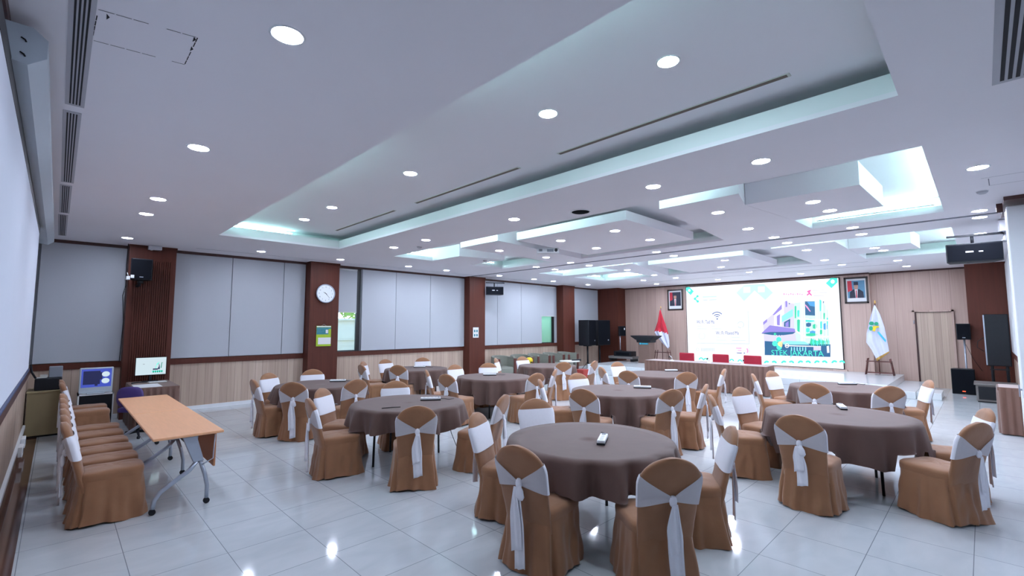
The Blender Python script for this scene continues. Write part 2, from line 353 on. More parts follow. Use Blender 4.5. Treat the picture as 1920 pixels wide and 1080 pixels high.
# window 1 and 2
for k, (x0, x1, z0, z1) in enumerate(WIN):
    m = M()
    for a in (x0, x1-.05): m.box(a, a+.05, YW+.03, YW+.10, z0, z1)
    m.box(x0, x1, YW+.03, YW+.10, z0, z0+.03); m.box(x0, x1, YW+.03, YW+.10, z1-.04, z1)
    w = struct(m.build('window_%d' % (k+1), MT['dsteel']))
    m = M(); m.box(x0+.05, x1-.05, YW+.06, YW+.068, z0+.03, z1-.04); m.build('pane', MT['glass'] if k == 0 else MT['frost'], w)
m = M(); m.box(5.93, 6.03, YW-.02, YW+.03, 1.12, 3.4); struct(m.build('trim_7', MT['dsteel']))
m = M(); m.box(14.3, 14.4, YW-.02, YW+.03, 1.12, 2.2); struct(m.build('trim_8', MT['dsteel']))
for lab, x0, x1 in (('lowered grey roller blind beside the clock pillar', 5.3, 5.92), ('lowered grey roller blind above the green window strip', 13.63, 14.5)):
    o = thing('roller_blind', lab, 'blind', ((x0+x1)/2, YW-.03, 0)); w = (x1-x0)/2
    m = M(); m.box(-w, w, -.006, .0, 2.2, 3.36); m.build('blind_fabric', MT['panel'], o)
    m = M(); m.tube([(-w, 0, 3.37), (w, 0, 3.37)], .025, 10); m.build('roller', MT['white'], o)
    m = M(); m.box(-w, w, -.012, .006, 2.18, 2.2); m.build('bottom_bar', MT['cream'], o)
# garden seen through window 1
m = M(); m.box(3.0, 20.5, 14.6, 14.75, 0, 2.0); m.box(3.0, 20.5, 14.57, 14.6, 1.35, 1.38); m.box(3.0, 20.5, 14.5, 14.8, 2.0, 2.06); tag(m.build('garden_wall', MT['garden']), 'pale plaster garden wall outside the window strip', 'wall')
m = M(); m.box(1.0, 21, YW+.15, 16.5, -.1, 0); struct(m.build('ground', MT['garden']))
o = M(); rr = random.Random(3)
for i in range(420):
    c = Vector((rr.uniform(4.6, 9.6), rr.uniform(14.9, 15.6), rr.uniform(1.9, 3.2))); a = rr.uniform(0, 6.3); t = rr.uniform(-.6, .9); L = rr.uniform(.15, .35)
    d = Vector((cos(a)*cos(t), sin(a)*cos(t)*.4, sin(t)))*L; s = d.cross(Vector((0, 1, .2))).normalized()*L*.22
    o.poly([c-d, c-s*.8+Vector((0,-.02,0)), c+d, c+s*.8+Vector((0,.02,0))])
sh = thing('garden_shrub', 'leafy green shrub behind the garden wall outside', 'shrub', (7.1, 15.3, 0)); ob = o.build('foliage', MT['leaf'], sh); ob.location = (-7.1, -15.3, 0)
m = M()
for i in range(7): m.tube([(-2.2+i*.7, 0, 0), (-2.1+i*.7, .05, 1.2), (-2.3+i*.72, 0, 2.4)], [.04, .03, .015], 6)
m.build('stem', MT['sofaw'], sh)

# ---- left wall
m = M(); m.box(XL-.15, XL, YR-.15, YW+.15, 0, H+.04); struct(m.build('wall_left', MT['panel']))
m = M(); m.box(XL, XL+.02, YR, YW-.05, .0, 1.0); struct(m.build('wall_left_1', MT['wood']))
m = M(); m.box(XL, XL+.04, YR, YW-.05, 1.0, 1.12); struct(m.build('trim_9', MT['mahodk']))
m = M(); m.box(XL, XL+.06, YR, YW-.07, H-.06, H); struct(m.build('trim_10', MT['mahodk']))
m = M(); m.box(XL+.02, XL+.05, 2.0, 11.0, .17, .22); struct(m.build('trim_11', MT['white']))
for i, y in enumerate((9.1, 9.75)):
    o = thing('wall_socket', ['white surface socket on the low rail, nearer one', 'white surface socket on the low rail, farther one'][i], 'socket', (XL+.05, y, .17))
    m = M(); m.box(0, .045, -.14, .14, -.07, .06); m.build('socket_box', MT['white'], o, bevel=.006)
    m = M(); m.box(.045, .048, -.09, -.03, -.03, .03); m.box(.045, .048, .03, .09, -.03, .03); m.build('socket_face', MT['grey'], o)
# projection screen on the left wall
o = thing('projection_screen', 'wide white projection screen lowered along the near wall', 'projection screen', (-.24, 6.4, 3.3))
m = M(); oct8 = [(-.09, -.09), (.05, -.11), (.12, -.05), (.12, .05), (.06, .10), (-.07, .10), (-.09, .05)]
m.loft([[(x, y, z) for x, z in oct8] for y in (-2.95, 4.6)]); h = m.build('screen_housing', MT['housing'], o); [setattr(p, 'use_smooth', False) for p in h.data.polygons]
m = M(); m.box(-.015, -.010, -4.2, 2.75, -2.05, -.09); m.build('canvas', MT['canvas'], o)
m = M(); m.box(-.017, -.008, 2.75, 2.80, -2.0, -.05); m.box(-.017, -.008, -4.2, 2.8, -.20, -.09); m.build('black_border', MT['black'], o)
m = M(); m.tube([(-.012, -4.2, -2.07), (-.012, 2.7, -2.07)], .018, 8); m.build('weight_bar', MT['navy'], o)
for i, z in enumerate((.03, -.05)):
    m = M(); m.tube([(.02, -2.952, z), (.035, -2.956, z-.01), (.04, -2.952, z-.02)], .004, 5); m.build('end_cap_screw', MT['black'], o)

# ---- screen wall and stage
m = M(); m.box(XW, XW2+.15, 2.42, YW, 0, H+.04); struct(m.build('wall_front', MT['wood2']))
m = M(); m.box(XW2, XW2+.15, YR, 2.42, 0, H+.04); struct(m.build('wall_front_1', MT['wood2']))
m = M(); m.box(XW-.03, XW2, 2.42, 11.2, H-.05, H); m.box(XW2-.03, XW2, .2, 2.40, H-.05, H); struct(m.build('trim_12', MT['mahodk']))
d = M(); d.box(XW2-.012, XW2, .62, 1.42, 0, 2.2); door = struct(d.build('door_1', MT['wood']))
m = M(); m.box(XW2-.07, XW2, 1.42, 1.47, 0, 2.25); m.box(XW2-.07, XW2, .57, .62, 0, 2.25); m.box(XW2-.07, XW2, .57, 1.47, 2.2, 2.25); m.build('door_frame', MT['wood2'], door)
m = M(); m.box(XW2-.026, XW2-.010, 1.38, 1.42, 0, 2.2); m.box(XW2-.026, XW2-.010, .62, 1.42, 2.185, 2.2); m.build('door_gap', MT['mahodk'], door)
m = M(); m.tube([(XW2-.07, 1.44, 1.86), (XW2-.09, 1.44, 1.86), (XW2-.09, 1.44, 1.95)], .012, 8); m.build('door_hinge', MT['steel'], door)
m = M(); m.box(17.5, XW2, -.6, .27, 0, H); struct(m.build('wall_pillar', MT['maho']))
m = M(); m.box(14.55, XW, 1.73, 10.7, 0, .35); st = m.build('floor_stage', MT['stage'], bevel=.01); struct(st)
m = M()
for y in [2.4+.6*i for i in range(14)]: m.box(14.549, 14.551, y-.002, y+.002, .0, .345)
m.box(14.548, 14.551, 1.74, 10.7, .17, .174); m.build('tile_joint', MT['seam'], st)
m = M(); m.box(15.1, XW, 1.26, 1.73, 0, .175); m.box(15.3, 16.2, .8, 1.26, 0, .16); struct(m.build('floor_stage_1', MT['stage'], bevel=.008))

# ---- right wall: dado, white panels and the stacked folding partition
m = M(); m.box(XL, XW2+.15, YR-.15, YR, 0, H+.04); struct(m.build('wall_right', MT['panel']))
m = M(); m.box(9.9, 12.1, YR, YR+.02, .0, 1.0); m.box(12.1, 17.5, YR, YR+.10, 0, 1.0); struct(m.build('wall_right_1', MT['wood']))
m = M(); m.box(9.9, 12.1, YR, YR+.04, 1.0, 1.12); m.box(12.1, 17.5, YR, YR+.12, 1.0, 1.12); struct(m.build('trim_13', MT['maho']))
m = M(); m.box(13.7, 17.45, YR+.002, YR+.12, 1.125, 3.4); tag(m.build('sliding_panel', MT['white'], bevel=.01), 'tall white panel beside the pillar with the television', 'panel')
m = M(); m.box(10.5, 13.6, YR+.02, YR+.05, 1.13, 3.35); tag(m.build('sliding_panel', MT['white'], bevel=.01), 'white wall panel just beyond the folded partition', 'panel')
o = thing('folding_partition', 'tall white folding partition stacked against the wall', 'partition', (9.2, -.45, 0))
for i in range(4):
    m = M(); m.box(-.42+i*.17, -.42+i*.17+.15, -.15, .15-(.03 if i % 2 else 0), .03, 3.36); m.build('partition_leaf', MT['white'], o, bevel=.012)
m = M(); m.box(-.4, -.36, .15, .175, .98, 1.0); m.box(-.4, -.36, .17, .18, .9, 1.05); m.build('latch', MT['steel'], o)
m = M(); m.box(8.6, 10.0, YR, -.28, H-.05, H); m.box(9.05, 9.1, -.28, -.22, H-.12, H); struct(m.build('trim_14', MT['mahodk']))
m = M(); m.box(9.72, 9.80, -.25, 11.95, H-.008, H+.001); struct(m.build('trim_15', MT['seam']))
m = M()
for y0, y1 in ((1.5, 4.4), (5.2, 8.9)): m.box(16.0, 16.03, y0, y1, H-.004, H+.001)
m.box(14.9, 14.92, 2, 6.0, H-.004, H+.001); m.box(2.0, 15.0, 11.55, 11.57, H-.003, H+.001); struct(m.build('trim_16', MT['vent']))

# ---- ceiling fittings
def downlight(x, y, z=H, label='', r=.078, mt='lamp', grp='round recessed downlights'):
    o = thing('downlight', label, 'light', (x, y, z), group=grp)
    m = M(); m.lathe([(r+.001, -.001), (r+.012, -.006), (r+.018, -.002), (r+.018, 0.0)], cap=False, n=28); m.build('rim', MT['white'], o)
    m = M(); m.lathe([(r, -.004), (r*.6, -.0045)], cap=False, n=28); m.poly([(r*.6*cos(2*PI*k/28), r*.6*sin(2*PI*k/28), -.0045) for k in range(28)]); m.build('diffuser', MT[mt], o)
    return o
d0 = downlight(.84, 2.67, label='round downlight nearest the cracked ceiling patch')
d1 = downlight(3.1, 1.51, HR, label='brightest spotlight in the long recess, nearest the camera', mt='spot', r=.07, grp=None)
copy_tree(d1, (3.1, 7.36, HR), label='bright spotlight in the long recess at the clock wall end')
d2 = downlight(6.8, -.06, label='round downlight near the right wall, before the folded partition', mt='lamp2')
def dl(x, y, lab, z=H): copy_tree(d0 if x < 6.5 else d2, (x, y, z), label=lab)
for y, s in ((4.99, 'second'), (7.4, 'third'), (8.52, 'fourth'), (11.1, 'farthest')): dl(.84, y, 'round downlight in the row over the training tables, %s from the camera' % s)
for y, s in ((2.68, 'between the bright spotlight and the middle'), (5.0, 'in the middle'), (8.55, 'last before the clock wall')): dl(3.1, y, 'round downlight in the long recess, %s' % s, HR)
for x, s in ((3.12, 'before the clock pillar'), (4.92, 'over the clock pillar'), (6.86, 'beyond the clock pillar'), (8.16, 'over the panels beyond the clock'), (10.31, 'over the third pillar'), (11.98, 'over the first grey armchair'), (13.03, 'over the grey armchairs'), (15.19, 'over the fourth pillar')): dl(x, 11.08, 'round downlight along the clock wall, %s' % s)
for y, s in ((1.47, 'nearest the camera side'), (2.65, 'second from the camera side'), (5.0, 'in the middle'), (7.41, 'second from the clock wall'), (8.6, 'nearest the clock wall')): dl(4.96, y, 'round downlight between the two recesses, %s' % s)
for x, y, s in ((6.84, 7.36, 'on the raft beyond the middle, near edge'), (8.33, 7.3, 'on the raft beyond the middle, far edge'), (6.88, 5.65, 'on the first middle raft, near edge towards the clock wall'), (6.84, 4.4, 'on the first middle raft, near edge away from the clock wall'), (8.1, 5.68, 'on the first middle raft, far edge towards the clock wall'), (8.05, 4.4, 'on the first middle raft, far edge away from the clock wall'),
                (6.8, 2.62, 'on the raft beside the middle raft, near edge'), (8.33, 2.72, 'on the raft beside the middle raft, far edge'), (7.13, 1.5, 'on the raft nearest the partition, near edge'), (7.85, 1.45, 'on the raft nearest the partition, far edge'),
                (11.97, 7.3, 'on the far raft of the second recess, near edge'), (13.85, 7.45, 'on the far raft of the second recess, far edge'), (11.65, 2.62, 'on the wide raft of the second recess, near edge'), (13.79, 2.72, 'on the wide raft of the second recess, far edge'),
                (12.0, 4.5, 'on the second middle raft, near edge'), (13.3, 5.1, 'on the second middle raft, far edge'), (12.38, 1.53, 'on the deep raft by the wall speaker, near edge'), (12.93, 1.45, 'on the deep raft by the wall speaker, far edge')): dl(x, y, 'round downlight %s' % s)
for x, n in ((9.5, 'before'), (10.32, 'beyond')):
    for y, s in ((1.45, 'first from the camera side'), (2.65, 'second from the camera side'), (5.04, 'in the middle'), (7.48, 'second from the clock wall'), (8.7, 'nearest the clock wall')): dl(x, y, 'round downlight just %s the partition track, %s' % (n, s))
for y, s in ((1.43, 'first'), (2.61, 'second'), (4.98, 'third'), (7.37, 'fourth'), (8.61, 'fifth')): dl(15.2, y, 'round downlight in the row over the stage front, %s from the door side' % s)
for y, s in ((1.41, 'first'), (4.0, 'second'), (6.6, 'third'), (9.0, 'fourth')): dl(16.9, y, 'round downlight in the row before the LED wall, %s from the door side' % s)
for x, s in ((9.42, 'above the folded partition'), (10.0, 'just beyond the folded partition'), (11.8, 'above the wall speaker')): dl(x, -.06, 'round downlight near the right wall, %s' % s)

def vent(label, x, y0, y1, n=4, w=.105):
    o = thing('air_vent', label, 'vent', (x, (y0+y1)/2, H), group='linear air vents along the near wall'); L = (y1-y0)/2
    m = M(); m.box(-w/2, w/2, -L, L, -.004, .0); m.build('vent_frame', MT['vent'], o)
    m = M()
    for i in range(n): c = (-.5+(i+.5)/n)*w*.66; m.box(c-.0045, c+.0045, -L+.04, L-.04, -.006, -.003)
    m.build('slot', MT['slot'], o)
vent('linear air vent nearest the camera, beside the projection screen', 0, 2.2, 4.66)
vent('linear air vent second from the camera', -.01, 4.8, 7.25); vent('linear air vent third from the camera', -.02, 7.4, 9.25); vent('linear air vent in the far corner over the printer', -.03, 9.4, 11.6)
o = thing('air_grille', 'wide air grille over the white partition wall', 'vent', (4.0, -.23, H)); m = M(); m.box(-1.3, .5, -.10, .09, -.004, 0); m.build('grille_frame', MT['vent'], o)
m = M()
for i in range(4): m.box(-1.28, .45, -.075+i*.036, -.075+i*.036+.02, -.007, -.003)
m.build('slot', MT['slot'], o)
m = M(); m.box(.02, .75, -.16, -.11, -.03, 0); m.build('duct_edge', MT['sofaw'], o)
for i, (y0, y1) in enumerate(((.93, 3.25), (3.87, 6.17), (6.8, 9.1))):
    o = thing('air_slot', ['brown air slot in the long recess nearest the camera', 'brown air slot in the middle of the long recess', 'brown air slot in the long recess nearest the clock'][i], 'vent', (3.93, (y0+y1)/2, HR)); L = (y1-y0)/2
    m = M(); m.box(-.03, .03, -L, L, -.006, 0); m.build('slot_frame', MT['cream'], o); m = M(); m.box(-.02, .02, -L+.02, L-.02, -.009, -.005); m.build('slot', MT['brownslot'], o)
# patches cut in the ceiling
m = M()
P = [(.06, 3.13), (.48, 3.05), (.48, 3.43), (.05, 3.50)]
for i in range(4):
    a = Vector(P[i]); b = Vector(P[(i+1) % 4]); n = (b-a).normalized(); q = Vector((-n.y, n.x))*.0025
    for t in range(6):
        if (i*6+t) % 5 == 3: continue
        c = a+(b-a)*t/6; e2 = a+(b-a)*(t+.9)/6; m.poly([(*(c-q), H-.001), (*(e2-q), H-.001), (*(e2+q), H-.001), (*(c+q), H-.001)])
for c in ((.10, 3.17), (.47, 3.08), (.478, 3.2)): m.poly([(c[0]-.007, c[1]-.03, H-.0015), (c[0]+.008, c[1]+.0, H-.0015), (c[0]-.004, c[1]+.035, H-.0015)])
o = m.build('ceiling_crack', MT['slot']); struct(o)
m = M()
for a, b in (((7.34, -.08), (7.34, -.5)), ((7.40, -.14), (7.78, -.15)), ((7.78, -.15), (7.78, -.5))):
    a = Vector(a); b = Vector(b); n = (b-a).normalized(); q = Vector((-n.y, n.x))*.004
    m.poly([(*(a-q), H-.001), (*(b-q), H-.001), (*(b+q), H-.001), (*(a+q), H-.001)])
struct(m.build('ceiling_hatch', MT['seam']))
o = thing('ceiling_speaker', 'round black ceiling speaker between the recesses', 'speaker', (5.3, 3.98, H))
m = M(); m.lathe([(.001, -.012), (.10, -.02), (.125, -.012), (.13, 0)], n=28); m.build('grille', MT['blackm'], o); m = M(); m.lathe([(.13, 0), (.13, -.013), (.155, -.006), (.16, 0)], n=28, cap=False); m.build('rim', MT['white'], o)
for x, y, s in ((5.3, 8.15, 'between the recesses near the clock'), (7.6, 8.7, 'at the end raft'), (8.05, -.09, 'near the folded partition')):
    o = thing('smoke_detector', 'small round smoke detector %s' % s, 'smoke detector', (x, y, H)); m = M(); m.lathe([(.03, -.035), (.05, -.02), (.055, 0)], n=20); m.build('detector_body', MT['vent'], o)
    m = M(); m.lathe([(.0585, -.006), (.0585, 0)], n=20); m.build('base_ring', MT['white'], o)
o = thing('ceiling_projector', 'white projector hanging beneath the middle ceiling raft', 'projector', (7.45, 6.48, 3.36), rz=.75)
m = M(); m.box(-.13, .13, -.24, .24, 0, .11); m.build('projector_body', MT['white'], o, bevel=.02)
m = M(); m.box(-.134, -.13, -.12, .02, .02, .08); m.box(-.134, -.13, .12, .19, .03, .08); m.build('air_grille', MT['grey'], o)
m = M(); m.tube([(-.14, -.17, .055), (-.12, -.17, .055)], .035, 14); m.build('lens', MT['black'], o)
m = M(); m.tube([(0, 0, .11), (0, 0, .38)], .018, 8); m.box(-.05, .05, -.05, .05, .1, .115); m.build('ceiling_mount', MT['white'], o)
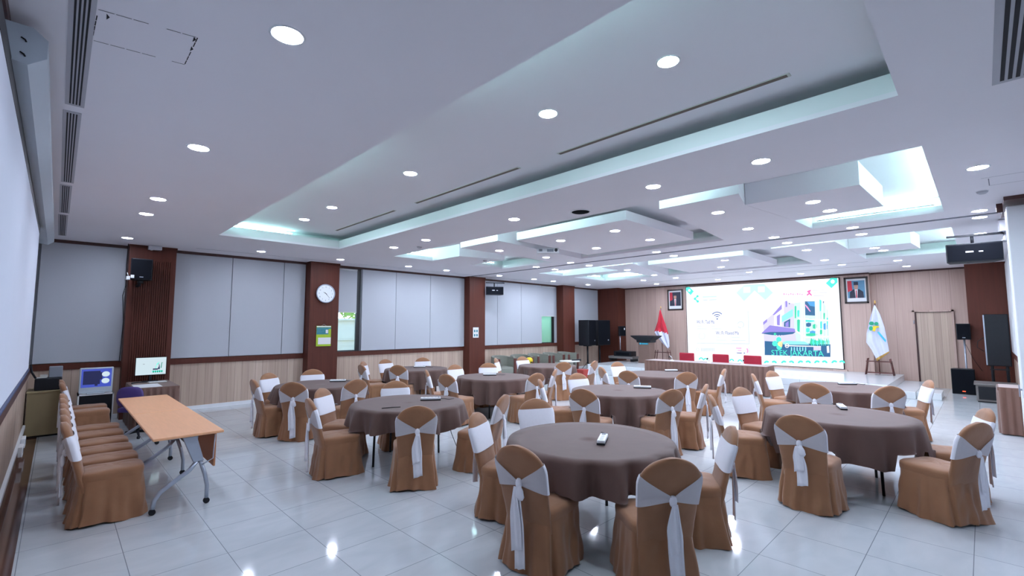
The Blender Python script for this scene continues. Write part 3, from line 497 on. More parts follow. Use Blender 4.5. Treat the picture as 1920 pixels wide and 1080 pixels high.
SCREEN=[('mint',[(8.298,3.335),(8.16,3.353),(7.985,3.165),(8.116,3.021),(8.302,3.227)]),('white',[(8.11,3.208),(8.118,3.181),(8.139,3.163),(8.166,3.157),(8.194,3.166),(8.213,3.186),(8.219,3.214),(8.211,3.24),(8.19,3.258),(8.163,3.264),(8.136,3.255),(8.116,3.235)]),('mint',[(3.399,3.351),(3.228,3.338),(3.227,3.2),(3.402,3.021),(3.549,3.191)]),('white',[(3.302,3.23),(3.311,3.197),(3.333,3.173),(3.361,3.166),(3.389,3.177),(3.408,3.203),(3.414,3.237),(3.405,3.271),(3.383,3.294),(3.355,3.301),(3.327,3.29),(3.308,3.264)]),('mint',[(7.793,2.961),(7.8,2.939),(7.818,2.923),(7.841,2.918),(7.864,2.925),(7.88,2.943),(7.886,2.966),(7.879,2.988),(7.861,3.004),(7.838,3.009),(7.815,3.002),(7.799,2.984)]),('mint',[(7.895,2.864),(7.902,2.84),(7.921,2.822),(7.946,2.817),(7.971,2.824),(7.989,2.843),(7.995,2.868),(7.987,2.893),(7.968,2.91),(7.943,2.915),(7.918,2.908),(7.9,2.889)]),('mint',[(7.788,2.756),(7.796,2.732),(7.814,2.714),(7.839,2.709),(7.864,2.716),(7.882,2.735),(7.887,2.76),(7.88,2.784),(7.861,2.801),(7.836,2.807),(7.811,2.799),(7.794,2.781)]),('mint',[(7.944,2.889),(7.828,2.77),(7.856,2.744),(7.963,2.846)]),('mint',[(7.866,2.974),(7.84,2.946),(7.923,2.862),(7.949,2.889)]),('pale',[(7.637,2.945),(7.097,2.937),(7.099,2.895),(7.639,2.902)]),('light',[(7.633,2.823),(7.45,2.819),(7.452,2.784),(7.634,2.788)]),('light',[(7.382,2.816),(7.102,2.815),(7.103,2.784),(7.383,2.782)]),('pale',[(6.373,3.024),(6.088,3.296),(5.411,3.293),(5.137,2.959),(5.399,2.714),(5.735,3.071),(6.112,2.703)]),('white',[(6.111,3.215),(5.88,3.214),(5.889,3.011),(6.119,3.006)]),('white',[(5.618,3.206),(5.397,3.2),(5.405,3.001),(5.626,2.997)]),('white',[(5.933,2.858),(5.743,3.072),(5.576,2.862),(5.749,2.729)]),('light',[(7.93,1.132),(6.005,1.152),(6.006,1.126),(7.931,1.111)]),('light',[(5.998,2.332),(5.977,2.332),(5.986,1.138),(6.01,1.137)]),('light',[(7.932,2.429),(6.015,2.411),(6.015,2.402),(7.933,2.42)]),('navy',[(7.294,2.25),(7.258,2.284),(7.217,2.309),(7.172,2.327),(7.125,2.335),(7.078,2.334),(7.032,2.324),(6.989,2.304),(6.95,2.277),(6.918,2.243),(6.941,2.225),(6.969,2.255),(7.003,2.279),(7.041,2.296),(7.081,2.305),(7.123,2.306),(7.165,2.298),(7.204,2.283),(7.241,2.26),(7.272,2.231)]),('navy',[(7.227,2.19),(7.204,2.212),(7.178,2.228),(7.15,2.239),(7.12,2.245),(7.09,2.244),(7.06,2.238),(7.033,2.225),(7.008,2.208),(6.988,2.186),(7.011,2.168),(7.027,2.186),(7.047,2.2),(7.07,2.21),(7.093,2.215),(7.118,2.215),(7.142,2.211),(7.166,2.202),(7.187,2.188),(7.205,2.171)]),('navy',[(7.173,2.143),(7.161,2.154),(7.147,2.163),(7.132,2.169),(7.115,2.172),(7.099,2.172),(7.083,2.169),(7.068,2.162),(7.055,2.153),(7.044,2.141),(7.067,2.122),(7.074,2.13),(7.083,2.136),(7.092,2.141),(7.103,2.143),(7.114,2.143),(7.124,2.141),(7.135,2.137),(7.144,2.131),(7.152,2.124)]),('navy',[(7.08,2.059),(7.084,2.046),(7.095,2.036),(7.108,2.032),(7.121,2.036),(7.131,2.046),(7.134,2.06),(7.13,2.073),(7.12,2.083),(7.106,2.087),(7.093,2.083),(7.083,2.073)]),('light',[(6.383,1.858),(6.36,1.91),(6.318,1.947),(6.266,1.962),(6.214,1.953),(6.172,1.92),(6.148,1.872),(6.147,1.816),(6.168,1.765),(6.209,1.727),(6.22,1.749),(6.188,1.779),(6.171,1.82),(6.172,1.864),(6.191,1.903),(6.225,1.929),(6.266,1.936),(6.307,1.924),(6.34,1.895),(6.358,1.854)]),('light',[(6.248,1.712),(6.265,1.71),(6.281,1.71),(6.297,1.713),(6.312,1.718),(6.327,1.725),(6.34,1.735),(6.352,1.746),(6.363,1.759),(6.372,1.773),(6.349,1.786),(6.342,1.775),(6.334,1.764),(6.325,1.756),(6.314,1.748),(6.302,1.743),(6.29,1.739),(6.278,1.736),(6.265,1.736),(6.252,1.737)]),('light',[(7.649,1.518),(7.599,1.463),(7.588,1.388),(7.621,1.318),(7.687,1.274),(7.764,1.273),(7.828,1.314),(7.856,1.384),(7.84,1.46),(7.785,1.517),(7.776,1.501),(7.824,1.452),(7.838,1.386),(7.813,1.326),(7.758,1.291),(7.691,1.292),(7.635,1.329),(7.606,1.39),(7.615,1.455),(7.659,1.502)]),('light',[(7.906,1.805),(7.718,1.803),(7.719,1.782),(7.907,1.784)]),('light',[(7.35,1.805),(7.193,1.802),(7.193,1.782),(7.351,1.784)]),('light',[(7.911,1.684),(7.514,1.684),(7.515,1.663),(7.911,1.664)]),('light',[(7.343,1.686),(6.953,1.686),(6.954,1.665),(7.344,1.666)]),('light',[(7.175,1.38),(7.031,1.38),(7.031,1.36),(7.175,1.36)]),('light',[(6.608,1.374),(6.303,1.377),(6.304,1.357),(6.609,1.354)]),('light',[(7.179,1.259),(6.784,1.265),(6.785,1.245),(7.18,1.238)]),('light',[(6.613,1.262),(6.112,1.27),(6.113,1.251),(6.614,1.242)]),('light',[(7.845,0.873),(7.856,0.838),(7.885,0.813),(7.922,0.807),(7.956,0.821),(7.975,0.851),(7.974,0.887),(7.952,0.919),(7.918,0.935),(7.881,0.931),(7.854,0.908),(7.845,0.873),(7.866,0.873),(7.872,0.896),(7.891,0.912),(7.915,0.914),(7.939,0.903),(7.953,0.882),(7.954,0.857),(7.941,0.837),(7.919,0.827),(7.893,0.832),(7.874,0.849),(7.866,0.873)]),('light',[(7.761,0.941),(7.726,0.94),(7.74,0.804),(7.775,0.807)]),('light',[(7.7,0.943),(7.665,0.942),(7.679,0.806),(7.714,0.809)]),('light',[(7.64,0.945),(7.605,0.943),(7.619,0.808),(7.654,0.812)]),('light',[(7.58,0.947),(7.545,0.945),(7.559,0.811),(7.594,0.814)]),('light',[(7.52,0.949),(7.486,0.947),(7.5,0.813),(7.534,0.816)]),('light',[(7.461,0.95),(7.427,0.949),(7.441,0.815),(7.475,0.818)]),('light',[(7.402,0.952),(7.368,0.951),(7.382,0.817),(7.416,0.821)]),('light',[(7.343,0.954),(7.309,0.953),(7.323,0.82),(7.357,0.823)]),('light',[(7.284,0.956),(7.251,0.955),(7.265,0.822),(7.298,0.825)]),('pink',[(6.461,0.988),(6.267,0.994),(6.268,0.957),(6.462,0.957)]),('pink',[(6.405,0.909),(6.27,0.907),(6.272,0.877),(6.406,0.881)]),('navy',[(6.455,0.809),(6.254,0.813),(6.275,0.782),(6.431,0.784)]),('pink',[(6.073,0.991),(6.058,0.975),(6.046,0.956),(6.038,0.935),(6.033,0.913),(6.032,0.89),(6.035,0.867),(6.041,0.845),(6.052,0.823),(6.065,0.804),(6.101,0.835),(6.093,0.847),(6.087,0.86),(6.083,0.874),(6.081,0.888),(6.081,0.903),(6.084,0.916),(6.089,0.929),(6.097,0.94),(6.106,0.95)]),('light',[(6.032,1.017),(6.016,0.997),(6.003,0.973),(5.994,0.948),(5.989,0.921),(5.988,0.894),(5.99,0.866),(5.997,0.839),(6.008,0.812),(6.022,0.788),(6.039,0.799),(6.026,0.821),(6.016,0.844),(6.01,0.868),(6.008,0.893),(6.009,0.917),(6.013,0.941),(6.021,0.963),(6.033,0.984),(6.047,1.002)]),('navy',[(6.155,0.804),(6.159,0.792),(6.168,0.783),(6.179,0.779),(6.19,0.782),(6.198,0.791),(6.201,0.802),(6.197,0.814),(6.188,0.823),(6.177,0.827),(6.166,0.824),(6.158,0.816)]),('pink',[(4.809,2.921),(4.774,2.932),(4.765,2.873),(4.801,2.855)]),('pink',[(4.74,2.901),(4.705,2.915),(4.695,2.882),(4.73,2.868)]),('pink',[(4.672,2.881),(4.636,2.899),(4.626,2.866),(4.662,2.848)]),('pink',[(4.602,2.91),(4.567,2.921),(4.557,2.875),(4.592,2.861)]),('pink',[(4.534,2.89),(4.499,2.905),(4.49,2.859),(4.525,2.841)]),('pink',[(4.466,2.871),(4.432,2.889),(4.421,2.869),(4.456,2.854)]),('pink',[(4.397,2.9),(4.363,2.911),(4.355,2.853),(4.389,2.835)]),('pink',[(4.331,2.88),(4.297,2.895),(4.287,2.862),(4.321,2.848)]),('pink',[(4.265,2.861),(4.231,2.878),(4.221,2.846),(4.255,2.828)]),('magenta',[(4.039,2.986),(3.97,2.998),(4.015,2.905),(3.964,2.84),(3.967,2.783),(4.031,2.856),(4.102,2.799),(4.105,2.853),(4.049,2.891),(4.101,2.948)]),('grey',[(3.93,2.989),(3.611,2.977),(3.612,2.962),(3.931,2.973)]),('grey',[(3.907,2.9),(3.525,2.886),(3.525,2.871),(3.908,2.884)]),('grey',[(3.912,2.806),(3.607,2.797),(3.608,2.782),(3.913,2.79)]),('lav',[(5.501,1.924),(5.175,2.203),(4.872,2.557),(4.757,2.657),(4.631,2.581),(4.419,2.541),(4.458,1.075),(5.498,1.042)]),('white',[(5.131,2.185),(4.88,2.377),(4.907,1.774),(5.148,1.807)]),('purple',[(5.176,2.186),(4.879,2.54),(4.88,2.377),(5.138,2.162)]),('purple',[(5.501,1.924),(5.364,2.04),(5.368,1.94),(5.493,1.824)]),('purple',[(5.05,2.135),(4.944,2.205),(4.97,1.807),(5.058,1.823)]),('white',[(4.871,2.589),(4.804,2.593),(4.824,2.131),(4.891,2.132)]),('purple',[(4.757,2.65),(4.699,2.655),(4.708,2.453),(4.761,2.439)]),('dark',[(4.659,2.582),(4.617,2.574),(4.642,2.516)]),('cyan',[(4.897,2.132),(4.54,2.377),(4.546,2.127),(4.901,1.914)]),('dark',[(4.833,1.92),(4.635,2.038),(4.654,1.742),(4.84,1.767)]),('purple',[(4.791,1.887),(4.687,1.967),(4.696,1.758),(4.796,1.774)]),('aqua',[(4.488,2.575),(3.866,2.631),(3.655,2.607),(3.535,2.295),(3.542,1.195),(4.457,1.107),(4.528,1.71)]),('dark',[(4.171,2.621),(3.889,2.604),(3.901,2.132),(4.182,2.152)]),('blue',[(4.111,2.609),(3.89,2.591),(3.892,2.429),(4.036,2.464)]),('pink',[(4.162,2.516),(4.092,2.428),(4.018,2.275),(4.045,2.27),(4.121,2.388),(4.167,2.475)]),('green',[(4.431,1.988),(4.387,2.016),(4.347,1.99),(4.373,1.596),(4.408,1.564),(4.443,1.583)]),('mint',[(4.18,2.017),(4.049,2.043),(3.922,2.017),(3.934,1.942),(4.055,1.912),(4.178,1.931)]),('dark',[(4.173,1.875),(4.096,1.903),(4.023,1.877),(4.035,1.786),(4.103,1.755),(4.172,1.774)]),('green',[(3.985,1.827),(3.916,1.855),(3.851,1.83),(3.864,1.724),(3.924,1.693),(3.985,1.712)]),('mint',[(4.181,1.702),(4.125,1.73),(4.071,1.705),(4.085,1.599),(4.132,1.567),(4.18,1.585)]),('blue',[(4.076,1.608),(3.994,1.637),(3.915,1.612),(3.926,1.538),(4.0,1.506),(4.075,1.524)]),('green',[(4.189,1.529),(4.024,1.558),(3.865,1.535),(3.876,1.476),(4.03,1.443),(4.186,1.46)]),('mint',[(3.773,2.634),(3.735,2.66),(3.699,2.634),(3.723,2.296),(3.753,2.266),(3.784,2.285)]),('dark',[(3.657,2.582),(3.64,2.61),(3.625,2.584),(3.634,2.557),(3.644,2.526),(3.653,2.545)]),('green',[(3.662,2.196),(3.639,2.223),(3.618,2.198),(3.633,2.032),(3.649,2.001),(3.665,2.02)]),('mint',[(3.767,1.919),(3.726,1.947),(3.688,1.922),(3.706,1.725),(3.739,1.694),(3.772,1.712)]),('blue',[(3.678,1.857),(3.618,1.884),(3.561,1.86),(3.577,1.694),(3.629,1.663),(3.682,1.682)]),('green',[(3.807,1.641),(3.753,1.669),(3.702,1.645),(3.714,1.54),(3.761,1.509),(3.807,1.527)]),('mint',[(3.591,2.041),(3.564,2.068),(3.539,2.043),(3.557,1.847),(3.576,1.817),(3.596,1.835)]),('dark',[(4.018,2.266),(3.956,2.293),(3.897,2.266),(3.909,2.176),(3.963,2.146),(4.017,2.165)]),('green',[(4.485,2.453),(4.456,2.481),(4.429,2.455),(4.455,2.074),(4.476,2.042),(4.498,2.062)]),('mint',[(4.413,2.307),(4.378,2.335),(4.346,2.308),(4.363,2.121),(4.39,2.089),(4.417,2.109)]),('white',[(4.299,2.664),(4.274,2.663),(4.327,1.205),(4.355,1.204)]),('white',[(4.252,2.662),(4.227,2.661),(4.28,1.206),(4.308,1.206)]),('white',[(4.197,2.66),(4.172,2.659),(4.225,1.208),(4.253,1.207)]),('white',[(3.866,2.647),(3.842,2.646),(3.896,1.216),(3.923,1.216)]),('white',[(3.823,2.645),(3.799,2.644),(3.854,1.217),(3.88,1.217)]),('white',[(3.773,2.643),(3.749,2.642),(3.803,1.219),(3.83,1.218)]),('white',[(3.68,2.639),(3.657,2.638),(3.711,1.221),(3.738,1.22)]),('white',[(3.581,2.635),(3.558,2.634),(3.613,1.224),(3.639,1.223)]),('white',[(4.385,2.06),(3.529,1.988),(3.531,1.945),(4.387,2.016)]),('white',[(4.515,1.678),(4.193,1.428),(3.554,1.469),(3.557,1.42),(4.195,1.384),(4.518,1.614)]),('purple',[(5.579,1.523),(5.283,1.814),(4.514,1.694),(4.497,1.582),(5.014,1.474)]),('dark',[(5.579,1.523),(5.293,1.576),(4.497,1.582),(4.579,1.518),(5.015,1.448),(5.312,1.483)]),('dark',[(5.474,1.258),(4.425,1.203),(3.516,1.196),(3.536,0.786),(5.495,0.761)]),('lav',[(5.358,1.469),(5.313,1.47),(5.315,1.262),(5.358,1.261)]),('lav',[(5.273,1.47),(5.228,1.471),(5.231,1.264),(5.273,1.263)]),('lav',[(5.189,1.471),(5.144,1.472),(5.147,1.266),(5.189,1.265)]),('lav',[(5.106,1.473),(5.061,1.473),(5.064,1.268),(5.106,1.267)]),('lav',[(5.023,1.474),(4.979,1.474),(4.982,1.269),(5.023,1.268)]),('lav',[(4.941,1.475),(4.897,1.475),(4.9,1.271),(4.941,1.27)]),('lav',[(4.859,1.476),(4.815,1.476),(4.819,1.273),(4.859,1.272)]),('green',[(4.095,1.211),(4.045,1.399),(3.984,1.276),(4.031,1.12)]),('mint',[(4.034,1.244),(3.993,1.375),(3.933,1.277),(3.978,1.121)]),('green',[(3.973,1.276),(3.94,1.351),(3.882,1.278),(3.924,1.123)]),('mint',[(3.917,1.216),(3.888,1.328),(3.832,1.28),(3.871,1.124)]),('green',[(3.857,1.248),(3.832,1.403),(3.782,1.281),(3.818,1.126)]),('mint',[(3.798,1.28),(3.78,1.379),(3.732,1.282),(3.766,1.128)]),('green',[(3.743,1.22),(3.729,1.356),(3.682,1.283),(3.713,1.129)]),('mint',[(3.684,1.252),(3.677,1.332),(3.633,1.284),(3.661,1.131)]),('green',[(3.625,1.284),(3.622,1.406),(3.584,1.285),(3.609,1.132)]),('mint',[(3.571,1.225),(3.571,1.383),(3.535,1.286),(3.558,1.134)]),('cyan',[(4.914,1.222),(4.79,1.28),(4.242,1.27),(4.097,1.164),(4.882,1.152)]),('white',[(4.825,1.134),(3.779,1.127),(3.78,1.096),(4.827,1.096)]),('lav',[(3.992,1.105),(3.78,1.112),(3.785,0.989),(3.998,0.981)]),('white',[(4.705,1.115),(4.718,1.073),(4.748,1.044),(4.787,1.037),(4.822,1.053),(4.841,1.089),(4.839,1.133),(4.817,1.17),(4.78,1.189),(4.742,1.184),(4.714,1.157),(4.705,1.115),(4.728,1.115),(4.734,1.142),(4.753,1.161),(4.778,1.164),(4.802,1.151),(4.818,1.126),(4.819,1.097),(4.806,1.073),(4.783,1.062),(4.757,1.067),(4.736,1.087),(4.728,1.115)]),('cyan',[(4.656,1.069),(4.622,1.07),(4.627,0.942),(4.662,0.941)]),('cyan',[(4.571,1.071),(4.537,1.073),(4.543,0.945),(4.576,0.944)]),('cyan',[(4.486,1.074),(4.453,1.075),(4.458,0.949),(4.492,0.947)]),('cyan',[(4.402,1.077),(4.369,1.078),(4.375,0.952),(4.408,0.95)]),('cyan',[(4.319,1.079),(4.286,1.08),(4.292,0.955),(4.325,0.953)]),('cyan',[(4.237,1.082),(4.204,1.083),(4.21,0.958),(4.242,0.957)]),('mint',[(4.939,1.319),(4.952,1.273),(4.983,1.239),(5.025,1.226),(5.066,1.237),(5.095,1.27),(5.104,1.316),(5.091,1.362),(5.059,1.396),(5.017,1.409),(4.976,1.397),(4.948,1.364)]),('mint',[(5.056,1.18),(5.07,1.131),(5.104,1.094),(5.15,1.079),(5.194,1.091),(5.225,1.126),(5.235,1.175),(5.221,1.225),(5.186,1.261),(5.141,1.276),(5.097,1.263),(5.066,1.228)]),('mint',[(4.93,1.06),(4.944,1.011),(4.977,0.975),(5.022,0.96),(5.065,0.971),(5.096,1.006),(5.106,1.055),(5.092,1.104),(5.058,1.141),(5.013,1.155),(4.97,1.143),(4.939,1.108)]),('green',[(5.089,1.505),(5.096,1.482),(5.112,1.465),(5.133,1.459),(5.154,1.465),(5.168,1.482),(5.173,1.504),(5.166,1.527),(5.15,1.544),(5.129,1.551),(5.108,1.545),(5.094,1.528)]),('yellow',[(4.907,1.174),(4.919,1.132),(4.948,1.1),(4.987,1.088),(5.025,1.098),(5.051,1.128),(5.06,1.17),(5.048,1.213),(5.018,1.244),(4.979,1.256),(4.942,1.246),(4.915,1.216)]),('orange',[(4.999,1.155),(4.891,1.271),(4.934,1.157),(4.914,1.093),(4.974,1.043)]),('white',[(3.622,1.132),(3.557,1.149),(3.555,0.922),(3.62,0.913)]),('mint',[(5.536,0.48),(5.519,0.521),(5.49,0.552),(5.453,0.57),(5.413,0.571),(5.379,0.555),(5.354,0.524),(5.408,0.489),(5.417,0.5),(5.43,0.506),(5.445,0.506),(5.459,0.499),(5.47,0.487),(5.476,0.472)]),('mint',[(5.286,0.528),(5.259,0.561),(5.223,0.581),(5.184,0.584),(5.149,0.57),(5.123,0.542),(5.111,0.504),(5.17,0.489),(5.175,0.504),(5.184,0.514),(5.197,0.519),(5.212,0.518),(5.225,0.511),(5.235,0.498)]),('mint',[(4.987,0.511),(4.971,0.552),(4.942,0.584),(4.906,0.602),(4.867,0.603),(4.833,0.586),(4.809,0.556),(4.86,0.521),(4.87,0.533),(4.883,0.539),(4.898,0.539),(4.913,0.532),(4.924,0.519),(4.93,0.503)]),('mint',[(4.749,0.559),(4.722,0.592),(4.687,0.612),(4.649,0.615),(4.614,0.601),(4.589,0.573),(4.577,0.534),(4.633,0.52),(4.638,0.535),(4.648,0.546),(4.661,0.552),(4.676,0.551),(4.69,0.543),(4.701,0.53)]),('mint',[(4.481,0.54),(4.465,0.581),(4.437,0.613),(4.4,0.631),(4.362,0.632),(4.329,0.615),(4.305,0.585),(4.354,0.551),(4.364,0.563),(4.378,0.57),(4.394,0.57),(4.409,0.562),(4.42,0.549),(4.427,0.532)]),('mint',[(4.253,0.587),(4.226,0.621),(4.191,0.641),(4.154,0.644),(4.12,0.63),(4.095,0.601),(4.083,0.562),(4.137,0.548),(4.142,0.564),(4.152,0.576),(4.166,0.582),(4.182,0.581),(4.196,0.572),(4.207,0.559)]),('mint',[(4.005,0.567),(3.989,0.608),(3.961,0.641),(3.925,0.659),(3.888,0.659),(3.855,0.643),(3.831,0.612),(3.879,0.578),(3.889,0.592),(3.903,0.599),(3.919,0.599),(3.934,0.591),(3.946,0.577),(3.953,0.559)]),('mint',[(3.786,0.614),(3.76,0.648),(3.725,0.668),(3.688,0.671),(3.655,0.657),(3.63,0.628),(3.619,0.589),(3.67,0.575),(3.675,0.592),(3.686,0.604),(3.7,0.61),(3.716,0.609),(3.731,0.6),(3.742,0.586)]),('mint',[(3.524,0.594),(3.508,0.636),(3.48,0.669),(3.445,0.687),(3.408,0.687),(3.375,0.67),(3.353,0.639),(3.398,0.607),(3.408,0.621),(3.422,0.628),(3.439,0.628),(3.454,0.62),(3.467,0.605),(3.474,0.587)]),('mint',[(3.313,0.641),(3.287,0.675),(3.254,0.695),(3.217,0.698),(3.184,0.684),(3.16,0.655),(3.149,0.615),(3.198,0.602),(3.204,0.62),(3.214,0.633),(3.229,0.639),(3.245,0.638),(3.26,0.629),(3.271,0.614)]),('mint',[(7.875,0.477),(7.86,0.525),(7.823,0.563),(7.773,0.578),(7.725,0.567),(7.691,0.534),(7.679,0.486),(7.726,0.484),(7.732,0.509),(7.75,0.526),(7.775,0.532),(7.801,0.524),(7.82,0.505),(7.828,0.479)]),('mint',[(7.701,0.463),(7.686,0.511),(7.649,0.548),(7.6,0.563),(7.553,0.553),(7.519,0.52),(7.508,0.473),(7.553,0.47),(7.559,0.495),(7.577,0.512),(7.602,0.518),(7.628,0.51),(7.647,0.49),(7.655,0.465)]),('mint',[(6.722,0.48),(6.708,0.527),(6.674,0.562),(6.629,0.577),(6.585,0.567),(6.553,0.535),(6.543,0.49),(6.586,0.487),(6.591,0.511),(6.607,0.528),(6.63,0.533),(6.654,0.525),(6.672,0.507),(6.679,0.482)]),('mint',[(6.427,0.474),(6.413,0.52),(6.38,0.555),(6.336,0.57),(6.293,0.56),(6.262,0.528),(6.252,0.484),(6.294,0.481),(6.299,0.505),(6.315,0.521),(6.337,0.527),(6.36,0.519),(6.378,0.501),(6.385,0.476)])]
TEXTS=[('Wi: Fi: Tad Ma',[(7.904,1.887),(7.212,1.884)],0.19,'navy'),('Wi: Fi: Flaxed Ma',[(7.172,1.461),(6.337,1.472)],0.19,'navy'),('STEK JAKARTA',[(5.282,0.77),(3.716,0.799)],0.26,'mint')]
FLAG1={'L': [(9.103,2.447),(9.214,1.975),(9.378,1.556),(9.248,1.335),(9.031,1.091),(8.807,0.896)],'R': [(9.073,2.446),(8.965,2.084),(8.875,1.849),(8.796,1.561),(8.747,1.234),(8.741,0.977)]}
FLAG2={'L': [(2.24,2.405),(2.354,2.025),(2.464,1.566),(2.484,1.298),(2.367,1.073),(2.254,0.75)],'R': [(2.216,2.404),(2.116,2.136),(2.032,1.758),(1.992,1.384),(1.969,1.162),(1.962,1.021)],'logo': [('green',[(2.252,1.864),(2.262,1.836),(2.285,1.815),(2.316,1.807),(2.345,1.815),(2.367,1.836),(2.373,1.864),(2.364,1.893),(2.341,1.914),(2.31,1.921),(2.28,1.913),(2.259,1.892)]),('green',[(2.151,1.856),(2.159,1.83),(2.178,1.81),(2.204,1.803),(2.229,1.81),(2.247,1.83),(2.253,1.856),(2.244,1.883),(2.225,1.902),(2.199,1.909),(2.174,1.902),(2.156,1.882)]),('green',[(2.287,1.72),(2.295,1.686),(2.314,1.661),(2.339,1.652),(2.363,1.661),(2.379,1.686),(2.384,1.72),(2.376,1.754),(2.357,1.779),(2.332,1.788),(2.308,1.779),(2.292,1.754)]),('yellow',[(2.286,1.788),(2.151,1.788),(2.135,1.751),(2.208,1.728),(2.25,1.626),(2.303,1.645)]),('cyan',[(2.197,1.6),(2.154,1.627),(2.002,1.379),(2.017,1.312)])]}
# ================================================================ CHAIRS
def back_ring(z, off=0, n=32, w=.212, th=.036):
    """cross-section of the covered chair back at height z; local +x is forward"""
    t = (z-.40)/.54
    cx = -.215-.125*t-.02*t*t
    hw = w-.014+.024*min(1, max(0, t*1.5))
    if z > .76: k = min(1, (z-.76)/.178); hw *= (1-k**2.1)**.5 if k < 1 else 0.02
    hw = max(hw, .02)+off; tt = th*(1 if z < .88 else max(.35, (1-((z-.88)/.058)**2))**.5)+off
    out = []
    for i in range(n):
        a = 2*PI*i/n; c, s = cos(a), sin(a)
        out.append((cx+tt*math.copysign(abs(c)**.7, c), hw*math.copysign(abs(s)**.62, s), z))
    return out
def skirt_pt(a, z, rng):
    """footprint of the skirt, a = angle, 0 forward"""
    c, s = cos(a), sin(a)
    e = 5.0; r = 1/((abs(c)/.235)**e+(abs(s)/.222)**e)**(1/e)
    f = (.44-z)/.44
    fl = .036*f+.012*f*f
    x, y = c*(r+fl), s*(r+fl)
    rip = .011*f*sin(9*a+rng[0])+.008*f*sin(17*a+rng[1])
    for ca in (2.36, -2.36):                       # inverted pleats at the back corners
        d = (a-ca+PI) % (2*PI)-PI; g = min(1, f*3.5); rip += .024*f*math.exp(-(d/.22)**2)-g*(.014+.045*f)*math.exp(-((d-.05*f)/.055)**2)
    rip += .007*f*sin(6*a+18*z+rng[1])+.005*min(1, f*4)*sin(11*a-26*z+rng[0])*(.5+.5*sin(3*a+rng[1]))
    x += c*rip; y += s*rip
    if c < -.5: x -= .012*f
    return (x, y, z)
def make_chair(seed, tail, bow):
    rr = random.Random(seed); ph = (rr.uniform(0, 6), rr.uniform(0, 6))
    t = thing('banquet_chair', '', 'chair', group='tan covered banquet chairs with white sashes')
    # seat cover: cushion, seam, skirt to the floor
    m = M(); N = 132; rings = []
    for k in range(12):
        z = .012+(.40-.012)*k/11
        rings.append([skirt_pt(2*PI*i/N, z+(.012*sin(3*2*PI*i/N+ph[0]) if k == 0 else 0), ph) for i in range(N)])
    m.loft(rings, 0, cap0=False, cap1=False); m.build('skirt', MT['tan'], t)
    m = M(); rings = []
    for z, g in ((.395, .004), (.405, .006), (.44, .008), (.462, .003), (.474, -.018), (.480, -.06), (.484, -.12), (.486, -.2)):
        R = []
        for i in range(N):
            a = 2*PI*i/N; x, y, _ = skirt_pt(a, .44, (0, 0)); L = math.hypot(x, y); kx = (L+g)/L
            R.append((x*kx, y*kx, z+(.002*sin(5*a+ph[1]) if z > .47 else 0)))
        rings.append(R)
    m.loft(rings, 0, cap0=False, cap1=True); m.build('seat_cover', MT['tan'], t)
    # back cover
    m = M(); zs = [.30, .36, .40, .43, .47, .52, .57, .62, .67, .72, .76, .79, .82, .845, .87, .89, .905, .918, .928, .934, .938]; rings = []
    for z in zs:
        r = back_ring(z)
        r = [(x+(.0035*sin(y*34+z*30+ph[0])*sin(z*19+ph[1]) if z < .88 else 0), y, z) for x, y, z in r]; rings.append(r)
    m.loft(rings, 0, cap0=False, cap1=True); m.build('back_cover', MT['tan'], t)
    # sash: opaque band in front, sheer wings gathered into a knot behind
    n = 64; V = 8
    m = M(); kx, kz = None, .66+rr.uniform(-.01, .01); ky = rr.uniform(-.012, .012)
    P = []
    for j in range(V+1):
        v = j/V; row = []
        for i in range(n):
            a = 2*PI*i/n
            yy = abs(back_ring(.70, .009, n=n)[i][1])/.236; g = max(0, 1-yy) if cos(a) < 0 else 0; zt = .83-.155*g; zb = .60+.045*g
            
            z = zb+(zt-zb)*v
            q = back_ring(z, .009+.003*g*sin(v*PI*5+ph[1]), n=n)[i]
            row.append((q[0]-.010*g**4, q[1]*(1+.0*g)+ky*g**5, z))
        P.append(row)
    m.loft(P, lambda a_, i: 1 if cos(2*PI*(i+.5)/n) < -.15 else 0, cap0=False, cap1=False)
    m.build('sash_band', [MT['sash'], MT['sheer']], t)
    bx = back_ring(kz)[n//4][0] if False else back_ring(kz)[16][0]-.02
    m = M()
    m.loft([[(bx+cos(2*PI*k/12)*.018*s_, ky+sin(2*PI*k/12)*.026*s_, kz+dz) for k in range(12)] for s_, dz in ((.45, .034), (.9, .02), (1.05, 0), (.95, -.022), (.6, -.036))])
    if bow:      # small loop drooping under the knot
        m.loft([[(bx-.012+cos(2*PI*k/12)*.014*s_, ky-.012+sin(2*PI*k/12)*w_, kz+dz) for k in range(12)] for s_, w_, dz in ((.5, .012, -.01), (1.2, .036, -.05), (1.3, .045, -.09), (.6, .030, -.115))])
    m.build('sash_knot', MT['sash'], t)
    for side, ln, ww in ((1, tail, .034), (-1, tail-.10-rr.uniform(0, .06), .040)):
        m = M(); S = 12; C = 8; rows = []
        for j in range(S+1):
            u = j/S; z = kz-.02-(kz-.02-ln)*u
            bk = (-.215-.125*(z-.40)/.54) if z > .4 else -.245-.03*(.4-z)/.4
            x0 = min(bx, bk-.045)-.012-(.012 if side > 0 else 0); w = .012+ww*min(1, u*2.2)*(1-.1*u)
            row = []
            for i in range(C+1):
                s_ = i/C*2-1
                row.append((x0-.008*sin(s_*5+side+u*2)*min(1, u*3), ky+side*.010+s_*w+.008*sin(u*4+ph[0]), z-.012*s_*(1 if u == 1 else 0)))
            rows.append(row)
        back = [[(x-.003, y, z) for x, y, z in r][::-1] for r in rows]
        m.loft([a+b for a, b in zip(rows, back)]); m.build('sash_tail', MT['sash'], t)
